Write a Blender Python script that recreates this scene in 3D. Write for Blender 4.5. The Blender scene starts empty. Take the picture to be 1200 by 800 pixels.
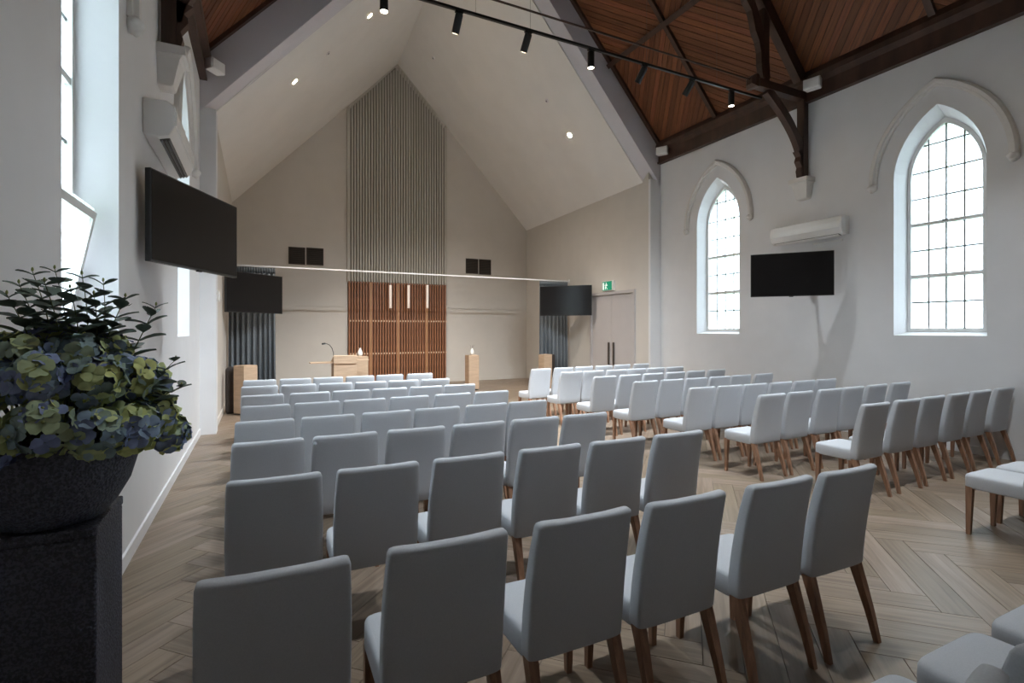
import bpy, bmesh, math, random
from mathutils import Vector, Matrix
random.seed(7)
scene = bpy.context.scene
COL = scene.collection
PI = math.pi

# ------------------------------------------------------------------ camera
CAM_H, FPX, CYPX, YAW = 1.6, 601.0, 386.6, math.radians(26.2)
cd = bpy.data.cameras.new('camera')
cd.sensor_width = 36.0
cd.lens = FPX / 1200 * 36
cd.shift_y = (CYPX - 400) / 1200
cd.clip_start = 0.02
cam = bpy.data.objects.new('camera', cd)
cam.location = (0, 0, CAM_H)
cam.rotation_euler = (PI / 2, 0, -YAW)
COL.objects.link(cam)
scene.camera = cam

# ------------------------------------------------------------------ sky, exposure
SKY_STRENGTH = 5.2
w = bpy.data.worlds.new('overcast_sky')
scene.world = w
w.use_nodes = True
_nt = w.node_tree                      # plain overcast sky: zenith three times the horizon, same all round
_tc = _nt.nodes.new('ShaderNodeTexCoord'); _sx = _nt.nodes.new('ShaderNodeSeparateXYZ')
_nt.links.new(_tc.outputs['Generated'], _sx.inputs[0])
_mr = _nt.nodes.new('ShaderNodeMapRange'); _mr.inputs['To Min'].default_value = 0.34; _mr.inputs['To Max'].default_value = 1.0
_nt.links.new(_sx.outputs['Z'], _mr.inputs['Value'])
_mx = _nt.nodes.new('ShaderNodeMix'); _mx.data_type = 'RGBA'; _mx.blend_type = 'MULTIPLY'; _mx.inputs['Factor'].default_value = 1
_mx.inputs['A'].default_value = (0.75, 0.855, 1.0, 1)
_nt.links.new(_mr.outputs[0], _mx.inputs['B']); _nt.links.new(_mx.outputs['Result'], _nt.nodes['Background'].inputs[0])
w.node_tree.nodes['Background'].inputs[1].default_value = SKY_STRENGTH
vs = scene.view_settings
scene.display_settings.display_device = 'sRGB'
vs.view_transform = 'Standard'
vs.look = 'None'
vs.gamma = 1
vs.use_curve_mapping = False
vs.exposure = 2.22
scene.cycles.use_denoising = True
scene.cycles.max_bounces = 10
scene.cycles.diffuse_bounces = 7
scene.cycles.transparent_max_bounces = 12
scene.cycles.sample_clamp_indirect = 8
scene.cycles.caustics_reflective = False
scene.cycles.caustics_refractive = False

# ------------------------------------------------------------------ pixel helpers (a pixel gives a direction, a plane the distance)
S_, C_ = math.sin(YAW), math.cos(YAW)
def ray(u, v):
    r = (u - 600) / FPX
    return Vector((r * C_ + S_, C_ - r * S_, (CYPX - v) / FPX))
def atX(u, v, X): d = ray(u, v); return d * (X / d.x) + Vector((0, 0, CAM_H))
def atY(u, v, Y): d = ray(u, v); return d * (Y / d.y) + Vector((0, 0, CAM_H))
def atZ(u, v, Z): d = ray(u, v); return d * ((Z - CAM_H) / d.z) + Vector((0, 0, CAM_H))

# ------------------------------------------------------------------ materials
def new_mat(name):
    m = bpy.data.materials.new(name); m.use_nodes = True
    nt = m.node_tree
    return m, nt, nt.nodes['Principled BSDF']
def N(nt, t, **kw):
    n = nt.nodes.new(t)
    for k, v in kw.items():
        if k in n.inputs.keys() if hasattr(n.inputs, 'keys') else False: n.inputs[k].default_value = v
        else: setattr(n, k, v)
    return n
def mat(name, col, rough=0.6, var=0.06, scale=8.0, bump=0.0, bscale=60.0, metallic=0.0, emit=None, estr=0.0, stretch=(1, 1, 1), coat=0.0, spec=0.5, btype='noise'):
    m, nt, b = new_mat(name)
    L = nt.links.new
    tc = N(nt, 'ShaderNodeTexCoord')
    mp = N(nt, 'ShaderNodeMapping'); mp.inputs['Scale'].default_value = stretch
    L(tc.outputs['Object'], mp.inputs['Vector'])
    nz = N(nt, 'ShaderNodeTexNoise'); nz.inputs['Scale'].default_value = scale; nz.inputs['Detail'].default_value = 4
    L(mp.outputs[0], nz.inputs['Vector'])
    r = N(nt, 'ShaderNodeValToRGB')
    lo = [max(0, c * (1 - var)) for c in col]; hi = [min(1, c * (1 + var)) for c in col]
    r.color_ramp.elements[0].color = (*lo, 1); r.color_ramp.elements[1].color = (*hi, 1)
    r.color_ramp.elements[0].position = 0.3; r.color_ramp.elements[1].position = 0.7
    L(nz.outputs['Fac'], r.inputs[0]); L(r.outputs[0], b.inputs['Base Color'])
    b.inputs['Roughness'].default_value = rough; b.inputs['Metallic'].default_value = metallic
    b.inputs['Specular IOR Level'].default_value = spec
    b.inputs['Coat Weight'].default_value = coat
    if bump:
        if btype == 'voronoi':
            n2 = N(nt, 'ShaderNodeTexVoronoi'); n2.inputs['Scale'].default_value = bscale; o = n2.outputs['Distance']
        else:
            n2 = N(nt, 'ShaderNodeTexNoise'); n2.inputs['Scale'].default_value = bscale; n2.inputs['Detail'].default_value = 3; o = n2.outputs['Fac']
        L(mp.outputs[0], n2.inputs['Vector'])
        bp = N(nt, 'ShaderNodeBump'); bp.inputs['Strength'].default_value = bump; bp.inputs['Distance'].default_value = 0.01
        L(o, bp.inputs['Height']); L(bp.outputs[0], b.inputs['Normal'])
    if emit:
        b.inputs['Emission Color'].default_value = (*emit, 1); b.inputs['Emission Strength'].default_value = estr
    return m
def wood_attr(name, dark, light, rough, gx=1.6, gy=34.0, bump=0.25, sheen=0.3):
    """planks: grain follows the 'pco' attribute, tone varies by the 'tone' attribute"""
    m, nt, b = new_mat(name); L = nt.links.new
    at = N(nt, 'ShaderNodeAttribute'); at.attribute_name = 'pco'
    tn = N(nt, 'ShaderNodeAttribute'); tn.attribute_name = 'tone'
    mp = N(nt, 'ShaderNodeMapping'); mp.inputs['Scale'].default_value = (gx, gy, gy)
    L(at.outputs['Vector'], mp.inputs['Vector'])
    nz = N(nt, 'ShaderNodeTexNoise'); nz.inputs['Scale'].default_value = 1.0; nz.inputs['Detail'].default_value = 6; nz.inputs['Distortion'].default_value = 0.6
    L(mp.outputs[0], nz.inputs['Vector'])
    r = N(nt, 'ShaderNodeValToRGB')
    r.color_ramp.elements[0].color = (*dark, 1); r.color_ramp.elements[1].color = (*light, 1)
    r.color_ramp.elements[0].position = 0.28; r.color_ramp.elements[1].position = 0.72
    L(nz.outputs['Fac'], r.inputs[0])
    mx = N(nt, 'ShaderNodeMix'); mx.data_type = 'RGBA'; mx.blend_type = 'MULTIPLY'; mx.inputs['Factor'].default_value = 1.0
    L(r.outputs[0], mx.inputs['A']); L(tn.outputs['Color'], mx.inputs['B'])
    L(mx.outputs['Result'], b.inputs['Base Color'])
    b.inputs['Roughness'].default_value = rough
    b.inputs['Specular IOR Level'].default_value = sheen
    bp = N(nt, 'ShaderNodeBump'); bp.inputs['Strength'].default_value = bump; bp.inputs['Distance'].default_value = 0.004
    L(nz.outputs['Fac'], bp.inputs['Height']); L(bp.outputs[0], b.inputs['Normal'])
    return m
def glass_mat():
    m, nt, b = new_mat('obscure_glass'); L = nt.links.new
    nt.nodes.remove(b)
    out = nt.nodes['Material Output']
    tr = N(nt, 'ShaderNodeBsdfTransparent'); tr.inputs[0].default_value = (0.96, 0.98, 0.98, 1)
    tl = N(nt, 'ShaderNodeBsdfTranslucent'); tl.inputs[0].default_value = (0.9, 0.92, 0.92, 1)
    gl = N(nt, 'ShaderNodeBsdfGlossy'); gl.inputs['Roughness'].default_value = 0.25
    tc = N(nt, 'ShaderNodeTexCoord')
    v = N(nt, 'ShaderNodeTexVoronoi'); v.inputs['Scale'].default_value = 42; L(tc.outputs['Object'], v.inputs['Vector'])
    mr = N(nt, 'ShaderNodeMapRange'); mr.inputs['From Max'].default_value = 0.5; mr.inputs['To Min'].default_value = 0.12; mr.inputs['To Max'].default_value = 0.7
    L(v.outputs['Distance'], mr.inputs['Value'])
    mx = N(nt, 'ShaderNodeMixShader'); L(mr.outputs[0], mx.inputs[0]); L(tr.outputs[0], mx.inputs[1]); L(tl.outputs[0], mx.inputs[2])
    m2 = N(nt, 'ShaderNodeMixShader'); m2.inputs[0].default_value = 0.06; L(mx.outputs[0], m2.inputs[1]); L(gl.outputs[0], m2.inputs[2])
    bp = N(nt, 'ShaderNodeBump'); bp.inputs['Strength'].default_value = 0.4; L(v.outputs['Distance'], bp.inputs['Height']); L(bp.outputs[0], gl.inputs['Normal'])
    L(m2.outputs[0], out.inputs['Surface'])
    return m
def fabric_mat():
    m, nt, b = new_mat('chair_fabric'); L = nt.links.new
    tc = N(nt, 'ShaderNodeTexCoord')
    wv = N(nt, 'ShaderNodeTexWave'); wv.inputs['Scale'].default_value = 130; wv.inputs['Distortion'].default_value = 1.2; wv.bands_direction = 'X'
    wz = N(nt, 'ShaderNodeTexWave'); wz.inputs['Scale'].default_value = 130; wz.inputs['Distortion'].default_value = 1.2; wz.bands_direction = 'Z'
    nz = N(nt, 'ShaderNodeTexNoise'); nz.inputs['Scale'].default_value = 220; nz.inputs['Detail'].default_value = 2
    for n in (wv, wz, nz): L(tc.outputs['Object'], n.inputs['Vector'])
    ad = N(nt, 'ShaderNodeMath'); ad.operation = 'ADD'; L(wv.outputs['Fac'], ad.inputs[0]); L(wz.outputs['Fac'], ad.inputs[1])
    r = N(nt, 'ShaderNodeValToRGB')
    r.color_ramp.elements[0].color = (0.41, 0.425, 0.455, 1); r.color_ramp.elements[1].color = (0.53, 0.545, 0.575, 1)
    L(nz.outputs['Fac'], r.inputs[0]); L(r.outputs[0], b.inputs['Base Color'])
    b.inputs['Roughness'].default_value = 0.85
    b.inputs['Sheen Weight'].default_value = 0.12; b.inputs['Sheen Roughness'].default_value = 0.5
    bp = N(nt, 'ShaderNodeBump'); bp.inputs['Strength'].default_value = 0.12; bp.inputs['Distance'].default_value = 0.002
    L(ad.outputs[0], bp.inputs['Height']); L(bp.outputs[0], b.inputs['Normal'])
    return m
def petal_mat():
    m, nt, b = new_mat('hydrangea_petal'); L = nt.links.new
    oi = N(nt, 'ShaderNodeObjectInfo')
    r = N(nt, 'ShaderNodeValToRGB'); cr = r.color_ramp
    cr.elements[0].color = (0.17, 0.21, 0.40, 1); cr.elements[0].position = 0.0
    cr.elements[1].color = (0.62, 0.64, 0.22, 1); cr.elements[1].position = 1.0
    for p_, c_ in ((0.25, (0.27, 0.34, 0.53)), (0.42, (0.22, 0.32, 0.38)), (0.6, (0.30, 0.39, 0.30)), (0.78, (0.46, 0.53, 0.24))):
        e = cr.elements.new(p_); e.color = (*c_, 1)
    L(oi.outputs['Random'], r.inputs[0])
    tc = N(nt, 'ShaderNodeTexCoord')
    nz = N(nt, 'ShaderNodeTexNoise'); nz.inputs['Scale'].default_value = 35; L(tc.outputs['Object'], nz.inputs['Vector'])
    mx = N(nt, 'ShaderNodeMix'); mx.data_type = 'RGBA'; mx.blend_type = 'MULTIPLY'
    mr = N(nt, 'ShaderNodeMapRange'); mr.inputs['To Min'].default_value = 0.55; mr.inputs['To Max'].default_value = 1.35; L(nz.outputs['Fac'], mr.inputs['Value'])
    mx.inputs['Factor'].default_value = 1
    L(r.outputs[0], mx.inputs['A']); L(mr.outputs[0], mx.inputs['B']); L(mx.outputs['Result'], b.inputs['Base Color'])
    b.inputs['Roughness'].default_value = 0.7
    return m
M = dict(
    wall=mat('wall_paint', (0.735, 0.735, 0.745), 0.75, 0.02, 3, 0.03, 90),
    wall_warm=mat('chancel_paint', (0.62, 0.585, 0.54), 0.75, 0.02, 3, 0.03, 90),
    ceil=mat('ceiling_plaster', (0.80, 0.785, 0.76), 0.8, 0.02, 2, 0.03, 70),
    bulk=mat('arch_plaster', (0.66, 0.63, 0.655), 0.7, 0.02, 3, 0.03, 80),
    white=mat('white_gloss', (0.78, 0.78, 0.77), 0.4, 0.02, 8),
    plastic=mat('white_plastic', (0.80, 0.79, 0.775), 0.35, 0.02, 6),
    lead=mat('dark_glazing_bar', (0.16, 0.165, 0.17), 0.5, 0.1, 20),
    oak_dark=mat('dark_stained_timber', (0.055, 0.026, 0.017), 0.45, 0.35, 6, 0.2, 40, stretch=(1, 1, 0.25)),
    lining=wood_attr('roof_board_timber', (0.115, 0.040, 0.020), (0.225, 0.083, 0.036), 0.42, 2.0, 40, 0.2),
    sheet=mat('roof_sheet_timber', (0.06, 0.022, 0.012), 0.5, 0.3, 5, stretch=(1, 6, 1)),
    plank=wood_attr('floor_oak', (0.155, 0.113, 0.080), (0.285, 0.222, 0.168), 0.42, 1.4, 26, 0.5, 0.4),
    subfloor=mat('floor_bed', (0.05, 0.038, 0.03), 0.9, 0.1, 10),
    fabric=fabric_mat(),
    leg=mat('walnut_leg', (0.26, 0.14, 0.085), 0.4, 0.3, 5, 0.15, 50, stretch=(10, 10, 1)),
    black=mat('black_plastic', (0.012, 0.012, 0.013), 0.4, 0.1, 20),
    screen=mat('tv_glass', (0.012, 0.011, 0.011), 0.16, 0.05, 4, spec=0.16),
    steel=mat('brushed_steel', (0.16, 0.15, 0.14), 0.35, 0.1, 30, metallic=0.9),
    ply=mat('light_veneer', (0.50, 0.36, 0.25), 0.5, 0.12, 4, 0.08, 40, stretch=(1, 1, 8)),
    slat=mat('red_brown_slat', (0.29, 0.120, 0.055), 0.45, 0.22, 6, 0.15, 40, stretch=(8, 8, 1)),
    slat_dark=mat('screen_back', (0.055, 0.024, 0.014), 0.7, 0.1, 6),
    post=mat('honey_post', (0.42, 0.225, 0.105), 0.45, 0.15, 6, stretch=(8, 8, 1)),
    dowel=mat('pale_dowel', (0.80, 0.62, 0.45), 0.5, 0.05, 10),
    grey_slat=mat('grey_green_slat', (0.50, 0.475, 0.425), 0.6, 0.05, 5, stretch=(6, 6, 1)),
    grey_back=mat('grey_panel_back', (0.20, 0.19, 0.165), 0.8, 0.05, 5),
    grille=mat('dark_grille', (0.05, 0.038, 0.03), 0.6, 0.1, 20),
    curtain=mat('slate_curtain', (0.155, 0.175, 0.195), 0.85, 0.12, 30, 0.1, 200),
    door=mat('door_paint', (0.50, 0.475, 0.475), 0.5, 0.02, 4),
    stone=mat('dark_textured_stone', (0.050, 0.056, 0.080), 0.5, 0.42, 120, 0.5, 120, btype='voronoi'),
    soil=mat('soil', (0.02, 0.015, 0.01), 0.95, 0.3, 30),
    petal=petal_mat(),
    leaf=mat('eucalyptus_leaf', (0.13, 0.18, 0.145), 0.5, 0.35, 14),
    stem=mat('green_stem', (0.10, 0.13, 0.045), 0.6, 0.2, 20),
    bud=mat('pale_bud', (0.30, 0.34, 0.12), 0.6, 0.2, 20),
    glow=mat('lamp_glow', (1, 0.9, 0.75), 0.5, 0.0, 1, emit=(1.0, 0.80, 0.55), estr=60.0),
    tube=mat('opal_tube', (0.82, 0.74, 0.68), 0.4, 0.02, 5, emit=(1.0, 0.82, 0.70), estr=0.06),
    green=mat('exit_green', (0.01, 0.30, 0.17), 0.4, 0.02, 5, emit=(0.02, 0.55, 0.32), estr=0.04),
    exit_white=mat('exit_white', (0.85, 0.9, 0.87), 0.4, 0.02, 5, emit=(0.9, 1.0, 0.95), estr=0.12),
    glass=glass_mat(),
    grass=mat('grass', (0.06, 0.11, 0.03), 0.9, 0.3, 3),
    foliage=mat('outdoor_leaf', (0.03, 0.085, 0.015), 0.7, 0.5, 2),
    bark=mat('bark', (0.08, 0.06, 0.045), 0.9, 0.2, 10),
    vase=mat('white_ceramic', (0.78, 0.76, 0.72), 0.3, 0.02, 5),
    case=mat('dark_brown_case', (0.03, 0.022, 0.018), 0.6, 0.2, 10),
    ivory=mat('ivory_moulding', (0.70, 0.68, 0.655), 0.6, 0.03, 12),
)
for _n in M['stone'].node_tree.nodes:        # vermicular mottling of the cast stone
    if _n.type == 'VALTORGB':
        _n.color_ramp.elements[0].position = 0.46; _n.color_ramp.elements[1].position = 0.56
    if _n.type == 'TEX_NOISE': _n.inputs['Detail'].default_value = 1.0

# ------------------------------------------------------------------ mesh helpers
class MB:
    def __init__(s): s.v = []; s.f = []
    def add(s, vs, fs):
        o = len(s.v); s.v += [tuple(p) for p in vs]; s.f += [tuple(o + i for i in f) for f in fs]; return s
    def box(s, a, b):
        x0, y0, z0 = a; x1, y1, z1 = b
        return s.add([(x0,y0,z0),(x1,y0,z0),(x1,y1,z0),(x0,y1,z0),(x0,y0,z1),(x1,y0,z1),(x1,y1,z1),(x0,y1,z1)],
                     [(0,3,2,1),(4,5,6,7),(0,1,5,4),(1,2,6,5),(2,3,7,6),(3,0,4,7)])
    def prism(s, poly, f0, f1):
        """poly: list of 2-D points, f0/f1 map a point to the two faces"""
        n = len(poly)
        return s.add([f0(p) for p in poly] + [f1(p) for p in poly],
                     [tuple(range(n - 1, -1, -1)), tuple(range(n, 2 * n))] + [(i, (i + 1) % n, n + (i + 1) % n, n + i) for i in range(n)])
    def loft(s, loops, cap=True, closed=True):
        n = len(loops[0]); k = len(loops)
        f = [(j * n + i, j * n + (i + 1) % n, (j + 1) * n + (i + 1) % n, (j + 1) * n + i) for j in range(k - 1) for i in range(n if closed else n - 1)]
        if cap: f += [tuple(range(n - 1, -1, -1)), tuple((k - 1) * n + i for i in range(n))]
        return s.add([p for l in loops for p in l], f)
    def tube(s, pts, r, n=8):
        pts = [Vector(p) for p in pts]; loops = []
        up = Vector((0, 0, 1))
        for i, p in enumerate(pts):
            d = (pts[min(i + 1, len(pts) - 1)] - pts[max(i - 1, 0)]).normalized()
            a = d.cross(up if abs(d.z) < 0.95 else Vector((1, 0, 0))).normalized(); b = d.cross(a)
            rr = r[i] if isinstance(r, (list, tuple)) else r
            loops.append([p + (a * math.cos(t) + b * math.sin(t)) * rr for t in (2 * PI * k / n for k in range(n))])
        return s.loft(loops)
    def lathe(s, prof, n=32, c=(0, 0, 0)):
        loops = [[(c[0] + r * math.cos(2 * PI * k / n), c[1] + r * math.sin(2 * PI * k / n), c[2] + z) for k in range(n)] for r, z in prof]
        return s.loft(loops)
    def bar(s, a, b, wdt, dep, side=(0, 1, 0)):
        """rectangular bar from a to b; dep along 'side', wdt across"""
        a, b = Vector(a), Vector(b); d = (b - a).normalized(); sd = Vector(side); w_ = d.cross(sd).normalized()
        q = [w_ * wdt / 2 + sd * dep / 2, w_ * wdt / 2 - sd * dep / 2, -w_ * wdt / 2 - sd * dep / 2, -w_ * wdt / 2 + sd * dep / 2]
        return s.loft([[a + k for k in q], [b + k for k in q]])
    def mesh(s, name, m=None, smooth=False):
        me = bpy.data.meshes.new(name); me.from_pydata(s.v, [], s.f)
        bm = bmesh.new(); bm.from_mesh(me); bmesh.ops.recalc_face_normals(bm, faces=bm.faces); bm.to_mesh(me); bm.free()
        if m: me.materials.append(M[m] if isinstance(m, str) else m)
        if smooth:
            me.polygons.foreach_set('use_smooth', [True] * len(me.polygons))
        me.update(); return me
    def build(s, name, m, parent=None, smooth=False, loc=None, rz=0):
        return link(name, s.mesh(name, m, smooth), parent, loc, rz)
def link(name, data, parent=None, loc=None, rz=0):
    o = bpy.data.objects.new(name, data); COL.objects.link(o)
    if parent: o.parent = parent
    if loc is not None: o.location = loc
    if rz: o.rotation_euler = (0, 0, rz)
    return o
def tag(o, label=None, cat=None, group=None, kind=None):
    if label: o['label'] = label
    if cat: o['category'] = cat
    if group: o['group'] = group
    if kind: o['kind'] = kind
    return o
def thing(name, label, cat, loc=(0, 0, 0), rz=0, group=None):
    return tag(link(name, None, None, loc, rz), label, cat, group)
def bevel(o, w_=0.004, seg=2, smooth=True):
    md = o.modifiers.new('bevel', 'BEVEL'); md.width = w_; md.segments = seg; md.limit_method = 'ANGLE'
    return o
def smooth_sharp(me, ang=40):
    me.polygons.foreach_set('use_smooth', [True] * len(me.polygons))
    try: me.set_sharp_from_angle(angle=math.radians(ang))
    except Exception: pass
def clip(poly, a, b, c):
    """keep the side a*x+b*y<=c"""
    out = []
    for i in range(len(poly)):
        p, q = poly[i], poly[(i + 1) % len(poly)]
        dp, dq = a * p[0] + b * p[1] - c, a * q[0] + b * q[1] - c
        if dp <= 0: out.append(p)
        if (dp < 0 < dq) or (dq < 0 < dp):
            t = dp / (dp - dq); out.append((p[0] + (q[0] - p[0]) * t, p[1] + (q[1] - p[1]) * t))
    return out
def clip_rect(poly, x0, x1, y0, y1):
    for a in ((-1, 0, -x0), (1, 0, x1), (0, -1, -y0), (0, 1, y1)):
        poly = clip(poly, *a)
        if len(poly) < 3: return []
    return poly
def clip_convex(poly, region):
    """region counter-clockwise"""
    for i in range(len(region)):
        p, q = region[i], region[(i + 1) % len(region)]
        nx, ny = q[1] - p[1], -(q[0] - p[0])
        poly = clip(poly, nx, ny, nx * p[0] + ny * p[1])
        if len(poly) < 3: return []
    return poly
def area2(p):
    return abs(sum(p[i][0] * p[(i + 1) % len(p)][1] - p[(i + 1) % len(p)][0] * p[i][1] for i in range(len(p)))) / 2
def set_attr(me, pcos, tones):
    a = me.attributes.new('pco', 'FLOAT_VECTOR', 'POINT'); a.data.foreach_set('vector', [c for p in pcos for c in p])
    t = me.attributes.new('tone', 'FLOAT_COLOR', 'POINT'); t.data.foreach_set('color', [c for k in tones for c in (k[0], k[1], k[2], 1)])

# ------------------------------------------------------------------ dimensions
XL, XR = -0.82, 8.30            # nave side walls
YA = 9.10                       # front face of the chancel arch
YREAR = -2.2
SXL, SXR, YB = -0.64, 8.0, 15.17   # chancel
XC = 3.74
WALL_TOP = 5.95
def z_roof(x): return 10.93 - 1.125 * abs(x - XC)
def z_low(x): return 10.20 - 1.155 * abs(x - XC)
CXC = 3.68
def z_ceil(x, y):
    k = (y - YA) / (YB - YA); d = abs(x - CXC) / 4.32
    return (10.08 - 5.05 * d) * (1 - k) + (9.50 - 4.58 * d) * k
WIN_Y = [3.72, 7.475]             # window centres along the right wall
WIN_YL = [3.575, 7.32]           # and along the left wall
TRUSS_Y = 5.60

# ------------------------------------------------------------------ setting: floor
fl = MB().box((XL - 0.3, YREAR - 0.3, -0.30), (XR + 0.3, YB + 0.3, -0.012)).build('floor', 'subfloor')
tag(fl, kind='structure')
PW, NP = 0.185, 6
def tones(n, base=1.0, spread=0.22, tint=0.05):
    return [(base * (1 + random.uniform(-spread, spread)),) * 3 for _ in range(n)]
planks = []
c45 = math.sqrt(0.5)
def r2w(a, b): return (a * c45 - b * c45 + 3.6, a * c45 + b * c45 - 2.0)     # plank frame -> world
rng = range(-70, 125)
for i in rng:
    for j in rng:
        k = (i - j) % (2 * NP)
        if k == 0: a0, b0, la, lb, ang = i, j, NP, 1, 0
        elif k == 2 * NP - 1: a0, b0, la, lb, ang = i, j, 1, NP, 1
        else: continue
        cx, cy = r2w((a0 + la / 2) * PW, (b0 + lb / 2) * PW)
        if XL - 0.9 < cx < XR + 0.9 and YREAR - 0.9 < cy < YB + 0.9: planks.append((a0 * PW, b0 * PW, la * PW, lb * PW, ang, cx, cy))
TONES = [(t * 1.0, t * (0.985 + 0.03 * random.random()), t * (0.95 + 0.1 * random.random())) for t in (0.86, 0.92, 0.96, 1.0, 1.03, 1.07, 1.12, 0.98)]
G = 0.0012
variants = []
for t in TONES:
    l, h = NP * PW / 2 - G, PW / 2 - G
    mb = MB().loft([[(-l, -h, -0.012), (l, -h, -0.012), (l, h, -0.012), (-l, h, -0.012)], [(-l, -h, -0.0015), (l, -h, -0.0015), (l, h, -0.0015), (-l, h, -0.0015)],
                    [(-l + .0015, -h + .0015, 0), (l - .0015, -h + .0015, 0), (l - .0015, h - .0015, 0), (-l + .0015, h - .0015, 0)]])
    me = mb.mesh('plank', 'plank'); off = (random.uniform(0, 50), random.uniform(0, 50), 0)
    set_attr(me, [(v.co.x + off[0], v.co.y + off[1], v.co.z) for v in me.vertices], [t] * len(me.vertices)); variants.append(me)
def plank_score(p):
    d = p[5] * S_ + p[6] * C_
    if d < 0.6: return 0
    u = 600 + FPX * (p[5] * C_ - p[6] * S_) / d; v = CYPX + FPX * CAM_H / d
    if not (-120 < u < 1320 and v < 900): return 0
    return 1 / d ** 3
planks.sort(key=plank_score, reverse=True)
rest = MB(); rest_pco = []; rest_tone = []; n_ind = 0
for p in planks:
    a0, b0, la, lb, ang, cx, cy = p
    poly = [r2w(a0 + G, b0 + G), r2w(a0 + la - G, b0 + G), r2w(a0 + la - G, b0 + lb - G), r2w(a0 + G, b0 + lb - G)]
    cl = clip_rect(poly, XL, XR, YREAR, YB)
    if len(cl) < 3 or area2(cl) < 1e-4: continue
    whole = abs(area2(cl) - area2(poly)) < 1e-6
    rot = PI / 4 + (PI / 2 if ang else 0); ca, sa = math.cos(rot), math.sin(rot)
    loc_of = lambda q: ((q[0] - cx) * ca + (q[1] - cy) * sa, -(q[0] - cx) * sa + (q[1] - cy) * ca)
    if n_ind < 300 and plank_score(p) > 0:
        n_ind += 1
        if whole: link('plank', random.choice(variants), fl, (cx, cy, 0), rot)
        else:
            mb = MB().prism([loc_of(q) for q in cl], lambda q: (q[0], q[1], -0.012), lambda q: (q[0], q[1], 0))
            me = mb.mesh('plank', 'plank'); off = (random.uniform(0, 50), random.uniform(0, 50), 0); t = random.choice(TONES)
            set_attr(me, [(v.co.x + off[0], v.co.y + off[1], v.co.z) for v in me.vertices], [t] * len(me.vertices))
            link('plank', me, fl, (cx, cy, 0), rot)
    else:
        off = (random.uniform(0, 50), random.uniform(0, 50)); t = random.choice(TONES); n0 = len(rest.v)
        rest.prism(cl, lambda q: (q[0], q[1], -0.012), lambda q: (q[0], q[1], 0))
        for v in rest.v[n0:]:
            q = loc_of(v); rest_pco.append((q[0] + off[0], q[1] + off[1], v[2])); rest_tone.append(t)
me = rest.mesh('plank', 'plank'); set_attr(me, rest_pco, rest_tone)
tag(link('plank', me, fl), kind='stuff')

# ------------------------------------------------------------------ setting: walls with pointed windows
SPRING = 3.76
def profile(a, sill, n=10):
    """pointed (equilateral) arch outline, from lower left round to lower right; closed convex polygon"""
    R = 2 * a; pts = [(-a, sill), (-a, SPRING)]
    for k in range(1, n + 1):
        t = PI - (PI / 3) * k / n; pts.append((a + R * math.cos(t), SPRING + R * math.sin(t)))
    for k in range(1, n + 1):
        t = PI / 3 - (PI / 3) * k / n; pts.append((-a + R * math.cos(t), SPRING + R * math.sin(t)))
    pts.append((a, sill)); return pts
A_IN, A_FR, SILL_IN, SILL_FR = 0.535, 0.455, 1.525, 1.575
P_IN, P_FR = profile(A_IN, SILL_IN), profile(A_FR, SILL_FR)
def wall_with_windows(name, xi, sgn, y0, y1, ztop, cents):
    xf, xo = xi + sgn * 0.22, xi + sgn * 0.42
    mb = MB()
    def face(x, prof):
        ys = sorted(cents); cur = y0
        a = prof[-1][0]
        for c in ys:
            mb.add([(x, cur, 0), (x, c - a, 0), (x, c - a, ztop), (x, cur, ztop)], [(0, 1, 2, 3)])
            mb.add([(x, c - a, 0), (x, c + a, 0), (x, c + a, prof[0][1]), (x, c - a, prof[0][1])], [(0, 1, 2, 3)])
            for p, q in zip(prof[1:-1], prof[2:-1]):
                mb.add([(x, c + p[0], p[1]), (x, c + q[0], q[1]), (x, c + q[0], ztop), (x, c + p[0], ztop)], [(0, 1, 2, 3)])
            cur = c + a
        mb.add([(x, cur, 0), (x, y1, 0), (x, y1, ztop), (x, cur, ztop)], [(0, 1, 2, 3)])
    face(xi, P_IN); face(xo, P_FR)
    for c in cents:
        n = len(P_IN)
        for (x0_, pa), (x1_, pb) in (((xi, P_IN), (xf, P_FR)), ((xf, P_FR), (xo, P_FR))):
            for i in range(n):
                j = (i + 1) % n
                mb.add([(x0_, c + pa[i][0], pa[i][1]), (x0_, c + pa[j][0], pa[j][1]), (x1_, c + pb[j][0], pb[j][1]), (x1_, c + pb[i][0], pb[i][1])], [(0, 1, 2, 3)])
    for y in (y0, y1): mb.add([(xi, y, 0), (xo, y, 0), (xo, y, ztop), (xi, y, ztop)], [(0, 1, 2, 3)])
    mb.add([(xi, y0, ztop), (xo, y0, ztop), (xo, y1, ztop), (xi, y1, ztop)], [(0, 1, 2, 3)])
    mb.add([(xi, y0, 0), (xo, y0, 0), (xo, y1, 0), (xi, y1, 0)], [(0, 1, 2, 3)])
    me = bpy.data.meshes.new(name); me.from_pydata(mb.v, [], mb.f); me.materials.append(M['wall'])
    return tag(link(name, me), kind='structure')
wall_with_windows('wall_left', XL, -1, YREAR, YA + 0.05, WALL_TOP, WIN_YL)
wall_with_windows('wall_right', XR, 1, YREAR, YA + 0.05, WALL_TOP, WIN_Y)
def gable_poly(xa, xb, zf, xc): return [(xa, 0), (xb, 0), (xb, zf(xb)), (xc, zf(xc)), (xa, zf(xa))]
g = gable_poly(XL - 0.42, XR + 0.42, lambda x: z_roof(x) + 0.1, XC)
tag(MB().prism(g, lambda p: (p[0], YREAR, p[1]), lambda p: (p[0], YREAR - 0.3, p[1])).build('wall_rear', 'wall'), kind='structure')
tag(MB().box((SXL - 0.6, YA + 0.28, 0), (SXL, YB + 0.3, 5.25)).build('wall_chancel_left', 'wall_warm'), kind='structure')
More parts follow.
